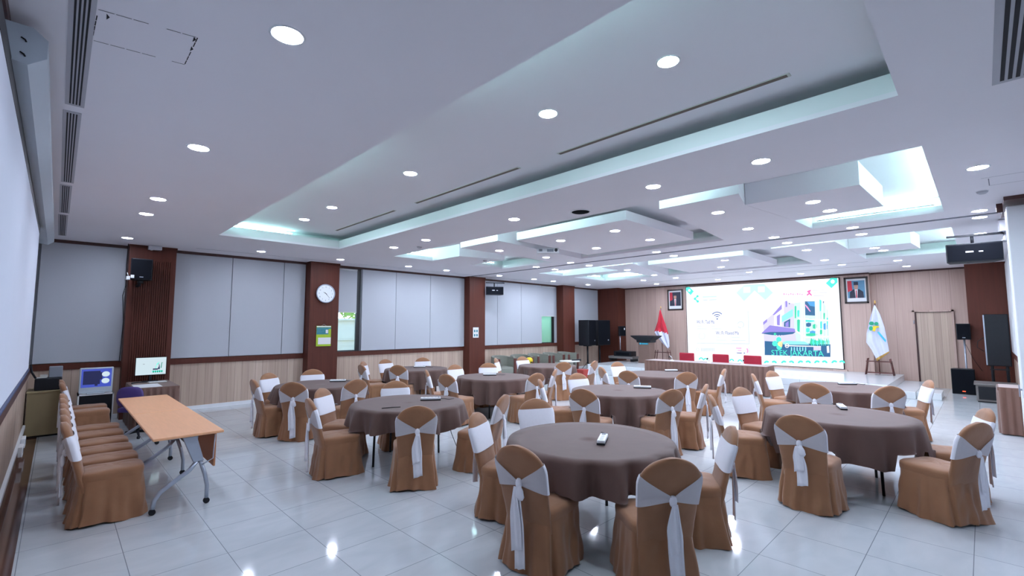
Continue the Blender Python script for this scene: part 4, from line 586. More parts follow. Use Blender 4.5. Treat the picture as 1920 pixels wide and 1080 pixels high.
    for x in (-.17, .18):
        for y in (-.165, .165):
            m = M(); m.tube([(x, y, 0), (x*.97, y*.98, .40)], [.013, .012], 8); m.build('leg', MT['dsteel'], t)
    return t
variants = [make_chair(1, .20, True), make_chair(2, .32, False), make_chair(3, .40, True), make_chair(4, .25, False)]
used = [False]*4
SEATS = []
def place_chair(x, y, ang, label, var):
    SEATS.append((x, y, ang))
    if not used[var]: used[var] = True; o = variants[var]; o.location = (x, y, 0); o.rotation_euler = (0, 0, ang); o['label'] = label; return o
    return copy_tree(variants[var], (x, y, 0), ang, label)
TAB = [(3.59, 2.63), (6.66, 1.27), (9.6, 1.76), (6.59, 4.23), (3.51, 5.61), (6.54, 7.2), (9.4, 5.02), (9.35, 8.18), (6.41, 9.91), (3.48, 8.5)]
TN = ['the nearest round table', 'the front partition-side table', 'the stage-step table', 'the centre table', 'the bare-legged table', 'the third-pillar table',
      'the table nearest the head table', 'the armchair-side table', 'the round table beyond the clock', 'the clock-pillar table']
# (x, y) below the top of the back, heading or None = faces its table, table, label start, variant
CH = [(2.47,2.46,9,0,'covered chair with long bow tails, training table side, at',0), (2.97,1.51,52,0,'nearest covered chair, its back squarely to the camera, at',1),
 (3.08,3.65,None,0,'covered chair turned sideways with white band showing, at',2), (4.15,3.83,None,0,'covered chair seen front-on across the cloth, far side of',3),
 (5.7,5.15,None,3,'half hidden covered chair facing away from the clock wall, at',2), (4.24,1.59,None,0,'covered chair seen sideways, long tail hanging, partition side of',1),
 (5.98,2.48,None,1,'covered chair seen edge-on, near side, at',3), (6.98,2.47,None,1,'covered chair showing its plain white band, far side of',0),
 (5.24,1.33,None,1,'covered chair bow towards us, on the near side of',2), (6.0,.09,None,1,'covered chair nearest the partition, bow to the camera, at',1),
 (7.04,.03,None,1,'covered chair peeping out behind another, wall side of',3), (8.27,1.87,None,2,'covered chair back to camera, nearer to the centre, at',0),
 (8.65,1.0,None,2,'covered chair back to camera, nearer the partition, at',3), (9.99,.66,None,2,'covered chair seen edge-on at the wall side of',2),
 (9.07,2.98,None,2,'covered chair edge-on, head table side, at',1), (9.9,2.92,None,2,'covered chair showing its white band below the stage, at',0),
 (5.27,3.96,None,3,'covered chair back to camera, towards the clock side, at',1), (6.11,3.07,None,3,'covered chair back to camera and a long tail, at',0),
 (6.99,2.97,None,3,'covered chair seen edge-on, partition side of',3), (6.93,5.33,None,3,'covered chair showing its white band, far side of',2),
 (6.42,5.88,None,5,'covered chair back to camera, mid-hall side, at',3), (7.22,6.11,None,5,'covered chair seen from behind at a slant, stage side of',0),
 (8.83,7.2,None,7,'covered chair back to camera, at',2), (8.56,3.99,None,6,'covered chair back to camera, partition side, at',1),
 (9.71,3.74,None,6,'covered chair edge-on by the skirt, at',2), (8.0,4.92,None,6,'covered chair back to camera, clock side, at',3),
 (9.63,6.86,None,7,'covered chair at a slant with its bow showing, stage side of',1), (8.33,5.76,None,6,'narrow-looking covered chair facing the partition side, at',0),
 (9.73,6.27,None,6,'covered chair seen front-on before the stage, at',3), (7.33,8.27,None,5,'covered chair seen from the front behind the power strip, at',2),
 (6.5,8.48,None,5,'covered chair seen from the front nearer the clock pillar, at',1), (5.12,6.93,None,5,'covered chair back to camera, clock side, at',0),
 (5.33,7.87,None,5,'covered chair seen edge-on from the side, at',3), (8.55,9.33,None,7,'covered chair facing sideways beside the first armchair, at',2),
 (9.51,9.27,None,7,'covered chair seen from the front by the yellow case, at',1), (6.24,11.14,None,8,'covered chair before the panelling, near side, at',0),
 (7.31,11.0,-110,8,'covered chair before the panelling, far side, at',3), (5.52,9.29,None,8,'covered chair back to camera, at',2),
 (5.48,10.87,None,8,'covered chair seen edge-on nearest the panelling, at',1), (5.0,10.0,None,8,'covered chair edge-on in front of another, at',0),
 (2.37,8.52,None,9,'covered chair farthest out towards the training tables, at',3), (2.89,9.50,None,9,'covered chair with a wide white band, panelling side of',2),
 (2.7,7.68,None,9,'covered chair back to camera and a thick knot, at',0), (3.76,9.63,None,9,'covered chair seen from the front before the clock pillar, at',1),
 (3.57,7.31,None,9,'covered chair back to camera, partition side, at',3), (2.88,4.43,None,4,'covered chair back to camera and its hem lifted, at',1),
 (2.72,6.61,None,4,'covered chair seen edge-on, panelling side of',2), (2.24,5.8,None,4,'covered chair seen sideways, seat fully showing, at',0),
 (3.91,6.65,None,4,'covered chair seen front-on across the cloth, at',3), (4.12,4.34,None,4,'covered chair at a slant seat under the cloth, partition side of',2)]
for i, (x, y, h, t, lab, var) in enumerate(CH):
    a = math.radians(h) if h is not None else math.atan2(TAB[t][1]-y, TAB[t][0]-x)
    place_chair(x+.345*cos(a), y+.345*sin(a), a, lab+' '+TN[t], var)
ROW = [(5.98, 0, 'nearest the camera, its whole side showing'), (6.46, 0, 'second from the camera'), (6.94, -2, 'third from the camera'), (7.42, 1, 'fourth from the camera'), (7.97, 0, 'fifth from the camera'), (8.48, -5, 'sixth, sash slipped aside'),
       (10.2, 3, 'seventh, apart past the tables'), (10.75, 0, 'last one before the blue monitor')]
for i, (y, a, s) in enumerate(ROW):
    c = place_chair(.45, y, math.radians(a), 'covered chair in the row behind the training tables, '+s, (2, 0, 3, 1)[i % 4]); c.scale = (1, .84, 1)

# ================================================================ ROUND TABLES
HEM = [.47, .36, .42, .30, .50, .34, .32, .36, .36, .50]
def round_table(i):
    cx, cy = TAB[i]
    t = thing('round_table', 'folding table under the brown cloth, it is '+TN[i], 'table', (cx, cy, 0), i*.7, 'round banquet tables')
    m = M(); m.lathe([(.001, .725), (.735, .725), (.745, .735), (.745, .75), (.735, .755), (.001, .755)], n=48); m.build('tabletop', MT['grey'], t)
    for k in range(4):
        a = k*PI/2+.3; m = M(); m.tube([(.50*cos(a), .50*sin(a), 0), (.48*cos(a), .48*sin(a), .72)], .015, 8); m.build('leg', MT['dsteel'], t)
    m = M()
    for a in (.3, .3+PI): m.tube([(.48*cos(a), .48*sin(a), .55), (.48*cos(a+PI/2), .48*sin(a+PI/2), .55)], .010, 6)
    m.build('brace', MT['dsteel'], t)
    rr = random.Random(i+20); ph = [rr.uniform(0, 6) for _ in range(4)]; kf = rr.choice((13, 15, 16)); hem = HEM[i]
    near = [q for q in SEATS if math.hypot(q[0]-cx, q[1]-cy) < 1.3]
    m = M(); N = 192; rings = []
    for k in range(8):
        r = .755*k/7; rings.append([(max(r, .001)*cos(2*PI*j/N), max(r, .001)*sin(2*PI*j/N), .762+.0012*sin(3*r*9+ph[0]+j*.05)) for j in range(N)])
    for k in range(1, 13):
        f = k/12; R = []
        for j in range(N):
            a = 2*PI*j/N; am = .056*f**.8*(1+.5*sin(2*a+ph[3]))
            wv = am*(sin(kf*a+ph[1])+.35*sin(2*kf*a+ph[2])+.3*sin(5*a+ph[3]))
            r = .762+.03*f+wv; z = .760-(.760-hem)*f+(.03*f*sin(4*a+ph[0])+.012*f*sin(kf*a+ph[1]+1))
            if z < .51:                                # the cloth lies on the seats pushed under it
                for sx, sy, sa in near:
                    dx, dy = cx+r*cos(a)-sx, cy+r*sin(a)-sy; lx, ly = dx*cos(sa)+dy*sin(sa), -dx*sin(sa)+dy*cos(sa)
                    if -.22 < lx < .262 and abs(ly) < .25: z = .502+.004*sin(9*a); break
            R.append((r*cos(a), r*sin(a), z))
        rings.append(R)
    m.loft(rings, 0, cap0=True, cap1=False)
    o = m.build('tablecloth', MT['cloth']); o.location = (cx, cy, 0)
    tag(o, 'chocolate brown tablecloth draped over '+TN[i], 'tablecloth', 'brown round tablecloths')
for i in range(10): round_table(i)

# power strips and small things on the tables
def strip_thing():
    o = thing('power_strip', '', 'power strip', group='white power strips on the tables')
    m = M(); m.box(-.14, .14, -.035, .035, .012, .04); m.build('strip_body', MT['white'], o, bevel=.006)
    m = M(); m.box(-.142, .142, -.037, .037, 0, .014); m.build('base', MT['black'], o)
    m = M()
    for k in range(4): m.lathe([(.018, 0), (.018, .002)], c=(-.09+k*.055, 0, .040), n=12)
    m.build('socket', MT['cream'], o)
    m = M(); m.box(.10, .125, -.018, .018, .040, .046); m.build('switch', MT['grey'], o)
    m = M(); m.tube([(.14, 0, .015), (.19, .02, .012), (.26, -.02, .008), (.33, .05, .006)], .004, 6); m.build('cord', MT['black'], o)
    return o
S0 = strip_thing()
for i, (x, y, a, t) in enumerate(((3.60, 2.49, 28, 0), (3.84, 5.56, -35, 4), (6.62, 7.42, -40, 5), (7.08, 4.08, -60, 3), (10.15, 5.1, -40, 6), (7.16, 1.32, 20, 1), (10.05, 1.75, -50, 2), (6.6, 10.06, -45, 8), (3.85, 8.63, -40, 9))):
    o = S0 if i == 0 else copy_tree(S0); o.location = (x, y, .765); o.rotation_euler = (0, 0, math.radians(a)); o['label'] = 'white power strip lying on '+TN[t]
m = M(); m.tube([(4.28, 5.2, .006), (4.3, 5.5, .006), (4.5, 5.35, .006), (4.75, 5.5, .006), (4.55, 5.75, .006), (4.4, 5.45, .006), (4.7, 5.2, .008), (4.5, 5.0, .006), (4.3, 5.05, .006)], .006, 6)
m.tube([(4.27, 5.75, .45), (4.32, 5.7, .2), (4.35, 5.6, .006), (4.5, 5.5, .006)], .005, 6)
tag(m.build('power_cable', MT['black']), 'loose black cable looped on the floor under the table with bare legs', 'cable')
m = M(); m.tube([(3.0, 5.42, .771), (3.12, 5.36, .776), (3.22, 5.34, .771)], .006, 6); tag(m.build('short_cable', MT['black']), 'short dark cable end lying on the cloth with bare-legged table', 'cable')
o = thing('floor_outlet_box', 'small white floor box below the table beyond the clock', 'box', (6.1, 9.2, 0)); m = M(); m.box(-.11, .11, -.08, .08, 0, .16); m.build('box_body', MT['white'], o, bevel=.01); m = M(); m.box(-.06, .06, -.083, -.079, .04, .1); m.build('box_face', MT['grey'], o)

# ================================================================ TRAINING TABLES
def training_table(y0, y1, fr, label):
    cx = 1.005; o = thing('training_table', label, 'table', (cx, (y0+y1)/2, 0)); L = (y1-y0)/2
    m = M(); m.box(-.295, .295, -L+.003, L-.003, .715, .74); m.build('tabletop', MT['beech'], o, bevel=.006)
    m = M(); m.box(.235, .255, -L+.12, L-.12, .36, .70); m.build('modesty_panel', MT['beechedge'], o, bevel=.004)
    for s in fr:
        y = s-(y0+y1)/2; g = 1 if s < (y0+y1)/2 else -1
        m = M(); m.box(-.02, .09, y-.02, y+.02, .66, .715); m.loft([[(.005+dx, y+dy, .70) for dx, dy in ((-.05, -.03), (.07, -.03), (.07, .03), (-.05, .03))], [(.10+dx, y+dy, .44) for dx, dy in ((-.045, -.022), (.05, -.022), (.05, .022), (-.045, .022))]], smooth=False)
        m.build('leg_upright', MT['steel'], o, bevel=.006)
        m = M(); m.tube([(.09, y, .44), (.03, y, .36), (-.10, y, .27), (-.20, y, .20), (-.245, y, .13), (-.255, y, .055)], .021, 10); m.build('leg', MT['steel'], o)
        m = M(); m.tube([(.12, y, .44), (.165, y, .30), (.19, y, .18), (.19, y, .055)], .019, 10); m.build('leg', MT['steel'], o)
        for x in (-.255, .19):
            m = M(); m.tube([(x, y-.016, .028), (x, y-.004, .028)], .028, 14); m.tube([(x, y+.004, .028), (x, y+.016, .028)], .028, 14); m.box(x-.018, x+.018, y-.005, y+.005, .02, .062); m.build('caster', MT['black'], o)
    m = M(); m.tube([(.02, -L+.12, .62), (.02, L-.12, .62)], .018, 8); m.build('cross_beam', MT['dsteel'], o)
    m = M(); m.tube([(.235, -L+.09, .69), (.225, -L+.09, .45), (.13, -L+.1, .40)], .006, 6); m.build('tilt_wire', MT['steel'], o)
training_table(5.6, 7.36, (5.72, 7.0), 'beech topped training table on casters nearest the camera')
training_table(7.37, 9.13, (7.86, 9.05), 'beech topped training table on casters, the farther one')

# ================================================================ CORNER BEHIND THE TRAINING TABLES
o = thing('low_cabinet', 'beige office cabinet in the corner holding the printer', 'cabinet', (-.03, 11.25, 0))
m = M(); m.box(-.26, .16, -.27, .3, .03, .72); m.build('cabinet_body', MT['olive'], o, bevel=.004); m = M(); m.box(-.27, .18, -.29, .31, .72, .75); m.build('cabinet_top', MT['olive'], o, bevel=.004)
m = M(); m.box(-.24, .14, -.25, .28, 0, .03); m.build('plinth', MT['black'], o)
o = thing('desk_printer', 'black desktop printer with grey paper tray on the corner cabinet', 'printer', (-.06, 11.2, .75))
m = M(); m.box(-.16, .17, -.16, .2, 0, .20); m.build('printer_body', MT['black'], o, bevel=.015); m = M(); m.box(.0, .17, -.05, .12, .20, .38); m.build('paper_tray', MT['grey'], o, bevel=.01)
m = M(); m.box(-.15, -.02, -.05, .1, .20, .205); m.box(-.10, -.01, -.04, .06, .205, .25); m.build('paper_stack', MT['cream'], o)
m = M(); m.tube([(-.15, -.05, .20), (-.2, -.05, .30), (-.22, 0, .42)], .015, 8); m.build('arm', MT['black'], o)
o = thing('tape_dispenser', 'small round white tape roll beside the printer', 'tape', (.13, 11.05, .75)); m = M(); m.lathe([(.025, 0), (.045, 0), (.045, .04), (.025, .04)], n=20, cap=False); m.build('tape_roll', MT['white'], o)
m = M(); m.lathe([(.018, .002), (.024, .002), (.024, .038), (.018, .038)], n=20, cap=False); m.build('core', MT['cream'], o)
o = thing('side_cabinet', 'low black and white cabinet under the blue monitor', 'cabinet', (.56, 11.5, 0))
m = M(); m.box(-.22, .24, -.2, .25, .03, .58); m.build('cabinet_body', MT['black'], o, bevel=.004)
m = M(); m.box(-.235, -.215, -.21, .25, .03, .60); m.box(.235, .255, -.21, .25, .03, .60); m.box(-.235, .255, -.21, .25, .58, .60); m.build('white_frame', MT['white'], o)
o = thing('all_in_one_monitor', 'grey framed monitor showing a blue image in the corner', 'monitor', (.56, 11.36, .60))
m = M(); m.box(-.23, .23, -.02, .02, .02, .47); m.build('monitor_case', MT['housing'], o, bevel=.012)
m = M(); y = -.0215
def r_(x0, x1, z0, z1, mi, d=0): m.poly([(x0, y-d, z0), (x1, y-d, z0), (x1, y-d, z1), (x0, y-d, z1)], mi)
r_(-.205, .205, .12, .445, 0); r_(-.18, .05, .17, .41, 1, .0006); r_(.02, .08, .25, .38, 1, .0005); r_(-.02, .02, .14, .17, 1, .0006)
for cz in (.345, .225): m.poly([(.125+.055*cos(k*PI/12), y-.001, cz+.048*sin(k*PI/12)) for k in range(24)], 2)  # two white ovals: reflections in the screen, painted as glowing shapes
m.build('screen', [EM['mblue'], EM['mdk'], EM['mwhite']], o)
m = M(); m.box(-.12, .12, -.08, .09, 0, .02); m.build('stand', MT['housing'], o, bevel=.006)
def skirted(name, label, x0, x1, y0, y1, h, topm, skm, amp=.012, pitch=.07, cat='table'):
    o = thing(name, label, cat, ((x0+x1)/2, (y0+y1)/2, 0)); a, b = (x1-x0)/2, (y1-y0)/2
    m = M(); m.box(-a, a, -b, b, h-.03, h); m.build('tabletop', topm, o, bevel=.006)
    path = []; per = [(-a, -b, a, -b), (a, -b, a, b), (a, b, -a, b), (-a, b, -a, -b)]
    for (xa, ya, xb, yb) in per:
        L = math.hypot(xb-xa, yb-ya); n = max(8, int(L/.0175)); nx, ny = (yb-ya)/L, -(xb-xa)/L
        for i in range(n):
            s = i/n; w = amp*sin(2*PI*s*L/pitch)+amp*.5*sin(2*PI*s*L/pitch*2.3); path.append((xa+(xb-xa)*s, ya+(yb-ya)*s, nx, ny, w))
    m = M(); rings = []
    for z, f in ((.015, 1.25), (h*.3, 1.05), (h*.6, .95), (h-.12, .8), (h-.05, .45), (h-.012, .15)):
        rings.append([(x+nx*(.006+amp+w*f), y+ny*(.006+amp+w*f), z) for x, y, nx, ny, w in path])
    m.loft(rings, cap0=False, cap1=False); m.build('pleated_skirt', skm, o)
    m = M(); m.box(-a-.016, a+.016, -b-.016, b+.016, h-.055, h-.004); m.build('skirt_band', skm, o)
    for sx in (-1, 1):
        for sy in (-1, 1): m = M(); m.tube([(sx*(a-.06), sy*(b-.06), 0), (sx*(a-.06), sy*(b-.06), h-.03)], .014, 8); m.build('leg', MT['dsteel'], o)
    return o
skirted('skirted_table', 'brown skirted side table under the lit monitor by the fluted pillar', 1.02, 1.63, 10.3, 11.6, .745, MT['skirt'], MT['skirt'], pitch=.09)
m = M(); m.box(1.02, 1.40, 10.32, 10.9, .747, .750); tag(m.build('white_paper', MT['paper']), 'glossy white sheet on the skirted side table', 'paper')
o = thing('desk_monitor', 'thin black monitor with a bright white picture on the skirted side table', 'monitor', (1.35, 11.45, .745), rz=0)
m = M(); m.box(-.245, .245, -.012, .018, .12, .47); m.build('monitor_case', MT['black'], o, bevel=.006)
m = M(); y = -.0135
r_(-.235, .235, .13, .46, 0)
r_(.02, .19, .175, .205, 1, .0004)
for i in range(5): r_(.03+i*.033, .05+i*.033, .165, .205, 2, .0008)
m.poly([(.06, y-.0006, .23), (.09, y-.0006, .34), (.13, y-.0006, .37), (.11, y-.0006, .36), (.085, y-.0006, .30), (.075, y-.0006, .23)], 1)
m.poly([(.10, y-.0006, .23), (.125, y-.0006, .29), (.11, y-.0006, .36), (.135, y-.0006, .30), (.14, y-.0006, .23)], 3)
m.poly([(.15, y-.0006, .25), (.16, y-.0006, .36), (.19, y-.0006, .35), (.17, y-.0006, .345), (.165, y-.0006, .25)], 2)
r_(.03, .11, .22, .245, 3, .0008)
r_(-.13, -.10, .335, .341, 3, .0004)
m.build('screen', [EM['mwhite'], EM['mint'], EM['mgreen'], EM['mdk']], o)
m = M(); m.box(-.02, .02, 0, .03, .01, .14); m.box(-.12, .12, -.07, .10, 0, .012); m.build('stand', MT['black'], o)
o = thing('keyboard', 'white keyboard in front of the lit monitor', 'keyboard', (1.42, 11.1, .748), rz=.15); m = M(); m.box(-.14, .14, -.055, .055, 0, .018); m.build('keyboard_base', MT['cream'], o, bevel=.004)
m = M()
for i in range(12):
    for j in range(4): m.box(-.132+i*.022, -.132+i*.022+.018, -.046+j*.023, -.046+j*.023+.018, .018, .023)
m.build('key', MT['white'], o)
m = M(); m.tube([(1.05, 11.2, .755), (1.15, 11.3, .755), (1.25, 11.25, .755), (1.36, 11.35, .755)], .012, 6); tag(m.build('cable_bundle', MT['black']), 'black cable bundle lying on the skirted side table', 'cable')
o = thing('office_chair', 'purple padded office chair tucked in front of the skirted table', 'chair', (.92, 9.75, 0), rz=.9)
m = M(); m.loft([[(-.02+dx*s_, dy*w_, z) for dx, dy in ((-.04, -1), (.02, -1), (.04, 0), (.02, 1), (-.04, 1), (-.05, 0))] for z, w_, s_ in ((.5, .17, 1), (.6, .21, 1.2), (.72, .22, 1.2), (.80, .19, 1), (.845, .12, .7))]); m.build('backrest', MT['purple'], o, subsurf=1)
m = M(); m.box(.0, .40, -.21, .21, .42, .50); m.build('seat', MT['purple'], o, bevel=.03)
m = M(); m.tube([(.2, 0, .08), (.2, 0, .42)], .025, 10); m.build('gas_column', MT['black'], o)
for k in range(5):
    a = k*2*PI/5; m = M(); m.tube([(.2, 0, .09), (.2+.24*cos(a), .24*sin(a), .06)], [.022, .014], 8); m.build('leg', MT['black'], o)
    m = M(); m.tube([(.2+.24*cos(a), .24*sin(a)-.012, .026), (.2+.24*cos(a), .24*sin(a)+.012, .026)], .026, 12); m.build('caster', MT['black'], o)

# ================================================================ ON THE CLOCK WALL
def box_speaker(name, label, loc, rz, w, d, h, bracket=None, tilt=0, grp=None, badge=True):
    o = thing(name, label, 'speaker', loc, rz, grp)
    m = M(); f = .8; m.loft([[(x, y, z) for x, y in ((-w/2*f, d), (w/2*f, d), (w/2, .02), (w/2-.02, 0), (-w/2+.02, 0), (-w/2, .02))] for z in (0, h)], smooth=False); m.build('speaker_cabinet', MT['black'], o, bevel=.01)
    m = M(); m.box(-w/2+.015, w/2-.015, -.008, .0, .02, h-.02); m.build('grille', MT['blackm'], o, bevel=.003)
    if badge: m = M(); m.box(-.03, .03, -.0095, -.0078, .05, .065); m.build('badge', MT['steel'], o)
    return o
o = box_speaker('wall_speaker', 'tall black speaker bracketed high on the fluted pillar', (1.12, 11.5, 2.72), 0, .34, .25, .42)
m = M(); m.tube([(0, .2, -.02), (0, .30, -.08), (-.02, .40, -.1)], .03, 8); m.tube([(0, .12, -.06), (0, .12, .01)], .05, 10); m.build('bracket', MT['black'], o)
m = M(); m.box(-.165, -.11, -.012, -.007, .03, .09); m.build('sticker', MT['white'], o)
m = M(); m.tube([(-.2, .36, .75), (-.21, .34, .3), (-.2, .33, -.1), (-.24, .3, -.3), (-.2, .33, -.8), (-.22, .36, -1.6)], .007, 6); m.build('cord', MT['black'], o)
o = thing('junction_box', 'small white cable box beside the pillar speaker', 'box', (.93, 11.6, 2.72)); m = M(); m.box(-.03, .03, -.03, .03, 0, .07); m.build('box_body', MT['white'], o, bevel=.008); m = M(); m.tube([(0, 0, .07), (-.02, 0, .14)], .008, 6); m.build('plug', MT['white'], o); m = M(); m.box(-.028, .028, .03, .3, .01, .03); m.build('mounting_arm', MT['cream'], o)
o = thing('emergency_lamp', 'grey emergency lamp box on the ceiling above the pillar speaker', 'light', (1.33, 11.8, H-.09)); m = M(); m.box(-.10, .12, -.05, .06, 0, .09); m.build('lamp_case', MT['vent'], o, bevel=.01); m = M(); m.lathe([(.02, -.01), (.03, 0)], c=(-.05, 0, 0), n=12); m.build('lamp_head', MT['white'], o)
o = thing('wall_clock', 'round white wall clock on the mahogany pillar, hands near twenty-five past ten', 'clock', (4.9, 11.885, 2.65))
def disc(m, r, y0, y1, mi=0, n=40, cx=0, cz=0): m.loft([[(cx+r*cos(2*PI*k/n), y, cz+r*sin(2*PI*k/n)) for k in range(n)] for y in (y0, y1)], mi, smooth=False)
m = M(); m.loft([[(r*cos(2*PI*k/40), y, r*sin(2*PI*k/40)) for k in range(40)] for r, y in ((.235, 0), (.245, -.03), (.240, -.05), (.222, -.052), (.218, -.035))], cap1=False); m.build('clock_rim', MT['steel'], o)
m = M(); disc(m, .222, -.03, -.036); m.build('dial', MT['clockf'], o)
def text_mesh(m, s, size, fn, mi=0, width=None):
    cu = bpy.data.curves.new('text', 'FONT'); cu.body = s; cu.size = size; cu.align_x = 'LEFT'; cu.resolution_u = 3
    ob = bpy.data.objects.new('text', cu); COL.objects.link(ob)
    dg = bpy.context.evaluated_depsgraph_get(); me = ob.evaluated_get(dg).to_mesh()
    V = [v.co.copy() for v in me.vertices]; w = max([v.x for v in V] or [1]); k = width/w if width else 1
    b = len(m.v); m.v += [tuple(fn(v.x*k, v.y)) for v in V]
    for p in me.polygons: m.f.append([b+i for i in p.vertices]); m.m.append(mi); m.sm.append(False)
    bpy.data.objects.remove(ob); bpy.data.curves.remove(cu)
m = M()
for k in range(12):
    a = PI/2-(k+1)*PI/6; text_mesh(m, str(k+1), .05, lambda x, y, a=a, k=k: (x+.172*cos(a)-(.014 if k < 9 else .028), -.0365, y+.172*sin(a)-.018))
m.build('numerals', MT['seam'], o)
m = M()
for a, L, w in ((math.radians(-48), .155, .006), (math.radians(150), .07, .008)):
    d = Vector((cos(a), sin(a))); q = Vector((-d.y, d.x))*w; p = [d*-.03-q, d*L-q*.5, d*L+q*.5, d*-.03+q]; m.poly([(v.x, -.038, v.y) for v in p])
m.build('clock_hand', MT['black'], o)
o = thing('wall_calendar', 'green and teal wall calendar hung under the clock', 'calendar', (4.89, 11.885, 1.3))
m = M(); m.box(-.19, .19, -.006, 0, 0, .52); m.build('calendar_sheet', MT['lime'], o)
m = M(); m.box(-.185, .12, -.008, -.006, .30, .44); m.box(-.185, .185, -.0075, -.006, .44, .48); m.build('picture_print', MT['tealp'], o)
m = M(); m.box(-.14, .185, -.009, -.006, .05, .22); m.box(.05, .11, -.0095, -.008, .33, .42); m.box(-.18, .18, -.009, -.006, .49, .515); m.build('date_block', MT['paper'], o)
m = M(); m.tube([(-.06, -.004, .52), (0, -.002, .56), (.06, -.004, .52)], .003, 5); m.build('hanger', MT['steel'], o)
o = thing('notice_sheet', 'small white notice pinned on the third pillar', 'notice', (9.98, 11.89, 1.42)); m = M(); m.box(-.12, .12, -.006, 0, 0, .34); m.build('sheet', MT['paper'], o)
m = M()
for cx in (-.05, .05):
    for cz in (.08, .22): m.box(cx-.03, cx+.03, -.008, -.006, cz-.04, cz+.04)
m.build('printed_picture', MT['tealp'], o)
def hang_speaker(loc, rz, lab, grp, w=.62, d=.30, h=.28):
    o = box_speaker('hanging_speaker', lab, loc, rz, w, d, h, badge=False)
    m = M(); m.box(-.30, .35, .08, .12, h+.12, h+.15); m.tube([(0, .1, h), (0, .1, h+.13)], .02, 8); m.tube([(.30, .1, h+.14), (.38, .2, h+.14)], .018, 8); m.build('hanging_bracket', MT['black'], o)
    m = M(); m.box(-.10, -.01, -.0095, -.0078, h*.5, h*.58); m.box(.05, .10, -.0095, -.0078, h*.5, h*.56); m.build('badge', MT['paper'], o)
    return o
hang_speaker((10.6, 11.62, 2.87), -.5, 'wide black speaker hung from the third pillar', None)
o = hang_speaker((10.35, .03, 2.82), -1.42, 'wide black speaker hung above the folded partition', None, w=.66, h=.30)
m = M(); m.box(.30, .38, -.02, .10, .45, .62); m.tube([(.36, .1, .3), (.42, .2, .5), (.45, .3, .62)], .03, 8); m.build('ceiling_arm', MT['vent'], o)

# ================================================================ GREY ARMCHAIRS, PA, STAGE CORNER
def armchair():
    o = thing('tub_armchair', '', 'armchair', group='grey tub armchairs under the panels')
    m = M(); pts = []
    for k in range(17):
        a = -PI*.0+PI*k/16; pts.append((cos(a)*.37, sin(a)*.34))
    outer = [(.37, -.30)]+pts+[(-.37, -.30)]; inner = [(x*.76, (y*.76 if y > -.1 else y)) for x, y in outer]
    path = outer+inner[::-1]
    m.loft([[(x, y, z) for x, y in path] for z in (.10, .70)]+[[(x*.98, y*.99, .76+.06*max(0, y)*2) for x, y in path]], smooth=False); m.build('tub_back', MT['sofa'], o)
    m = M(); m.box(-.27, .27, -.34, .22, .20, .44); m.build('seat_cushion', MT['sofa'], o, bevel=.05)
    m = M(); m.box(.285, .385, -.345, -.29, .02, .72); m.build('arm_front', MT['sofaw'], o, bevel=.015); m = M(); m.box(-.385, -.285, -.345, -.29, .02, .72); m.build('arm_front', MT['sofaw'], o, bevel=.015)
    for x in (-.28, .28):
        for y in (-.25, .2): m = M(); m.tube([(x, y, 0), (x, y, .12)], .02, 8); m.build('foot', MT['black'], o)
    return o
A0 = armchair()
for i, (x, y, a, s) in enumerate(((10.8, 11.5, -.15, 'nearest the third pillar'), (11.72, 11.5, -.5, 'second one, holding the yellow case'), (12.6, 11.52, .1, 'in the middle of the row'), (13.4, 11.5, .1, 'second from the fourth pillar'), (14.2, 11.45, .15, 'nearest the fourth pillar'))):
    o = A0 if i == 0 else copy_tree(A0); o.location = (x, y, 0); o.rotation_euler = (0, 0, a); o['label'] = 'grey tub armchair with dark red wooden arm fronts, '+s
m = M(); m.loft([[(11.75+sx*.11*s_, 11.0+sy*.09*s_, z) for sx, sy in ((-1, -.8), (-.4, -1), (.6, -1), (1, -.5), (1, .7), (.3, 1), (-.6, .9), (-1, .3))] for z, s_ in ((.52, .7), (.58, 1.1), (.66, 1.2), (.72, .9), (.745, .4))])
o = thing('yellow_case', 'round yellow case resting on the second grey armchair', 'case', (11.75, 11.12, .47)); b = m.build('case_shell', MT['yellow'], o); b.location = (-11.75, -11.0, -.50); m = M(); m.box(-.04, .04, -.12, -.10, .06, .10); m.build('clasp', MT['black'], o)
o = thing('side_table', 'light topped side table by the red carton', 'table', (11.2, 8.9, 0)); m = M(); m.lathe([(.001, .72), (.30, .72), (.31, .735), (.30, .75), (.001, .75)], n=32); m.build('tabletop', MT['cream'], o)
for k in range(4): a = k*PI/2; m = M(); m.tube([(.24*cos(a), .24*sin(a), 0), (.20*cos(a), .20*sin(a), .72)], .014, 6); m.build('leg', MT['black'], o)
m = M(); m.tube([(.05, -.05, .76), (.30, -.2, .77)], [.02, .03], 8); m.build('dark_roll', MT['black'], o)
o = thing('red_carton', 'small red carton on the floor near the armchairs', 'box', (11.9, 8.95, 0)); m = M(); m.box(-.16, .16, -.16, .16, 0, .44); m.build('carton_body', MT['redp'], o, bevel=.008); m = M(); m.box(-.165, .165, -.01, .01, .44, .445); m.build('flap_seam', MT['sofaw'], o)
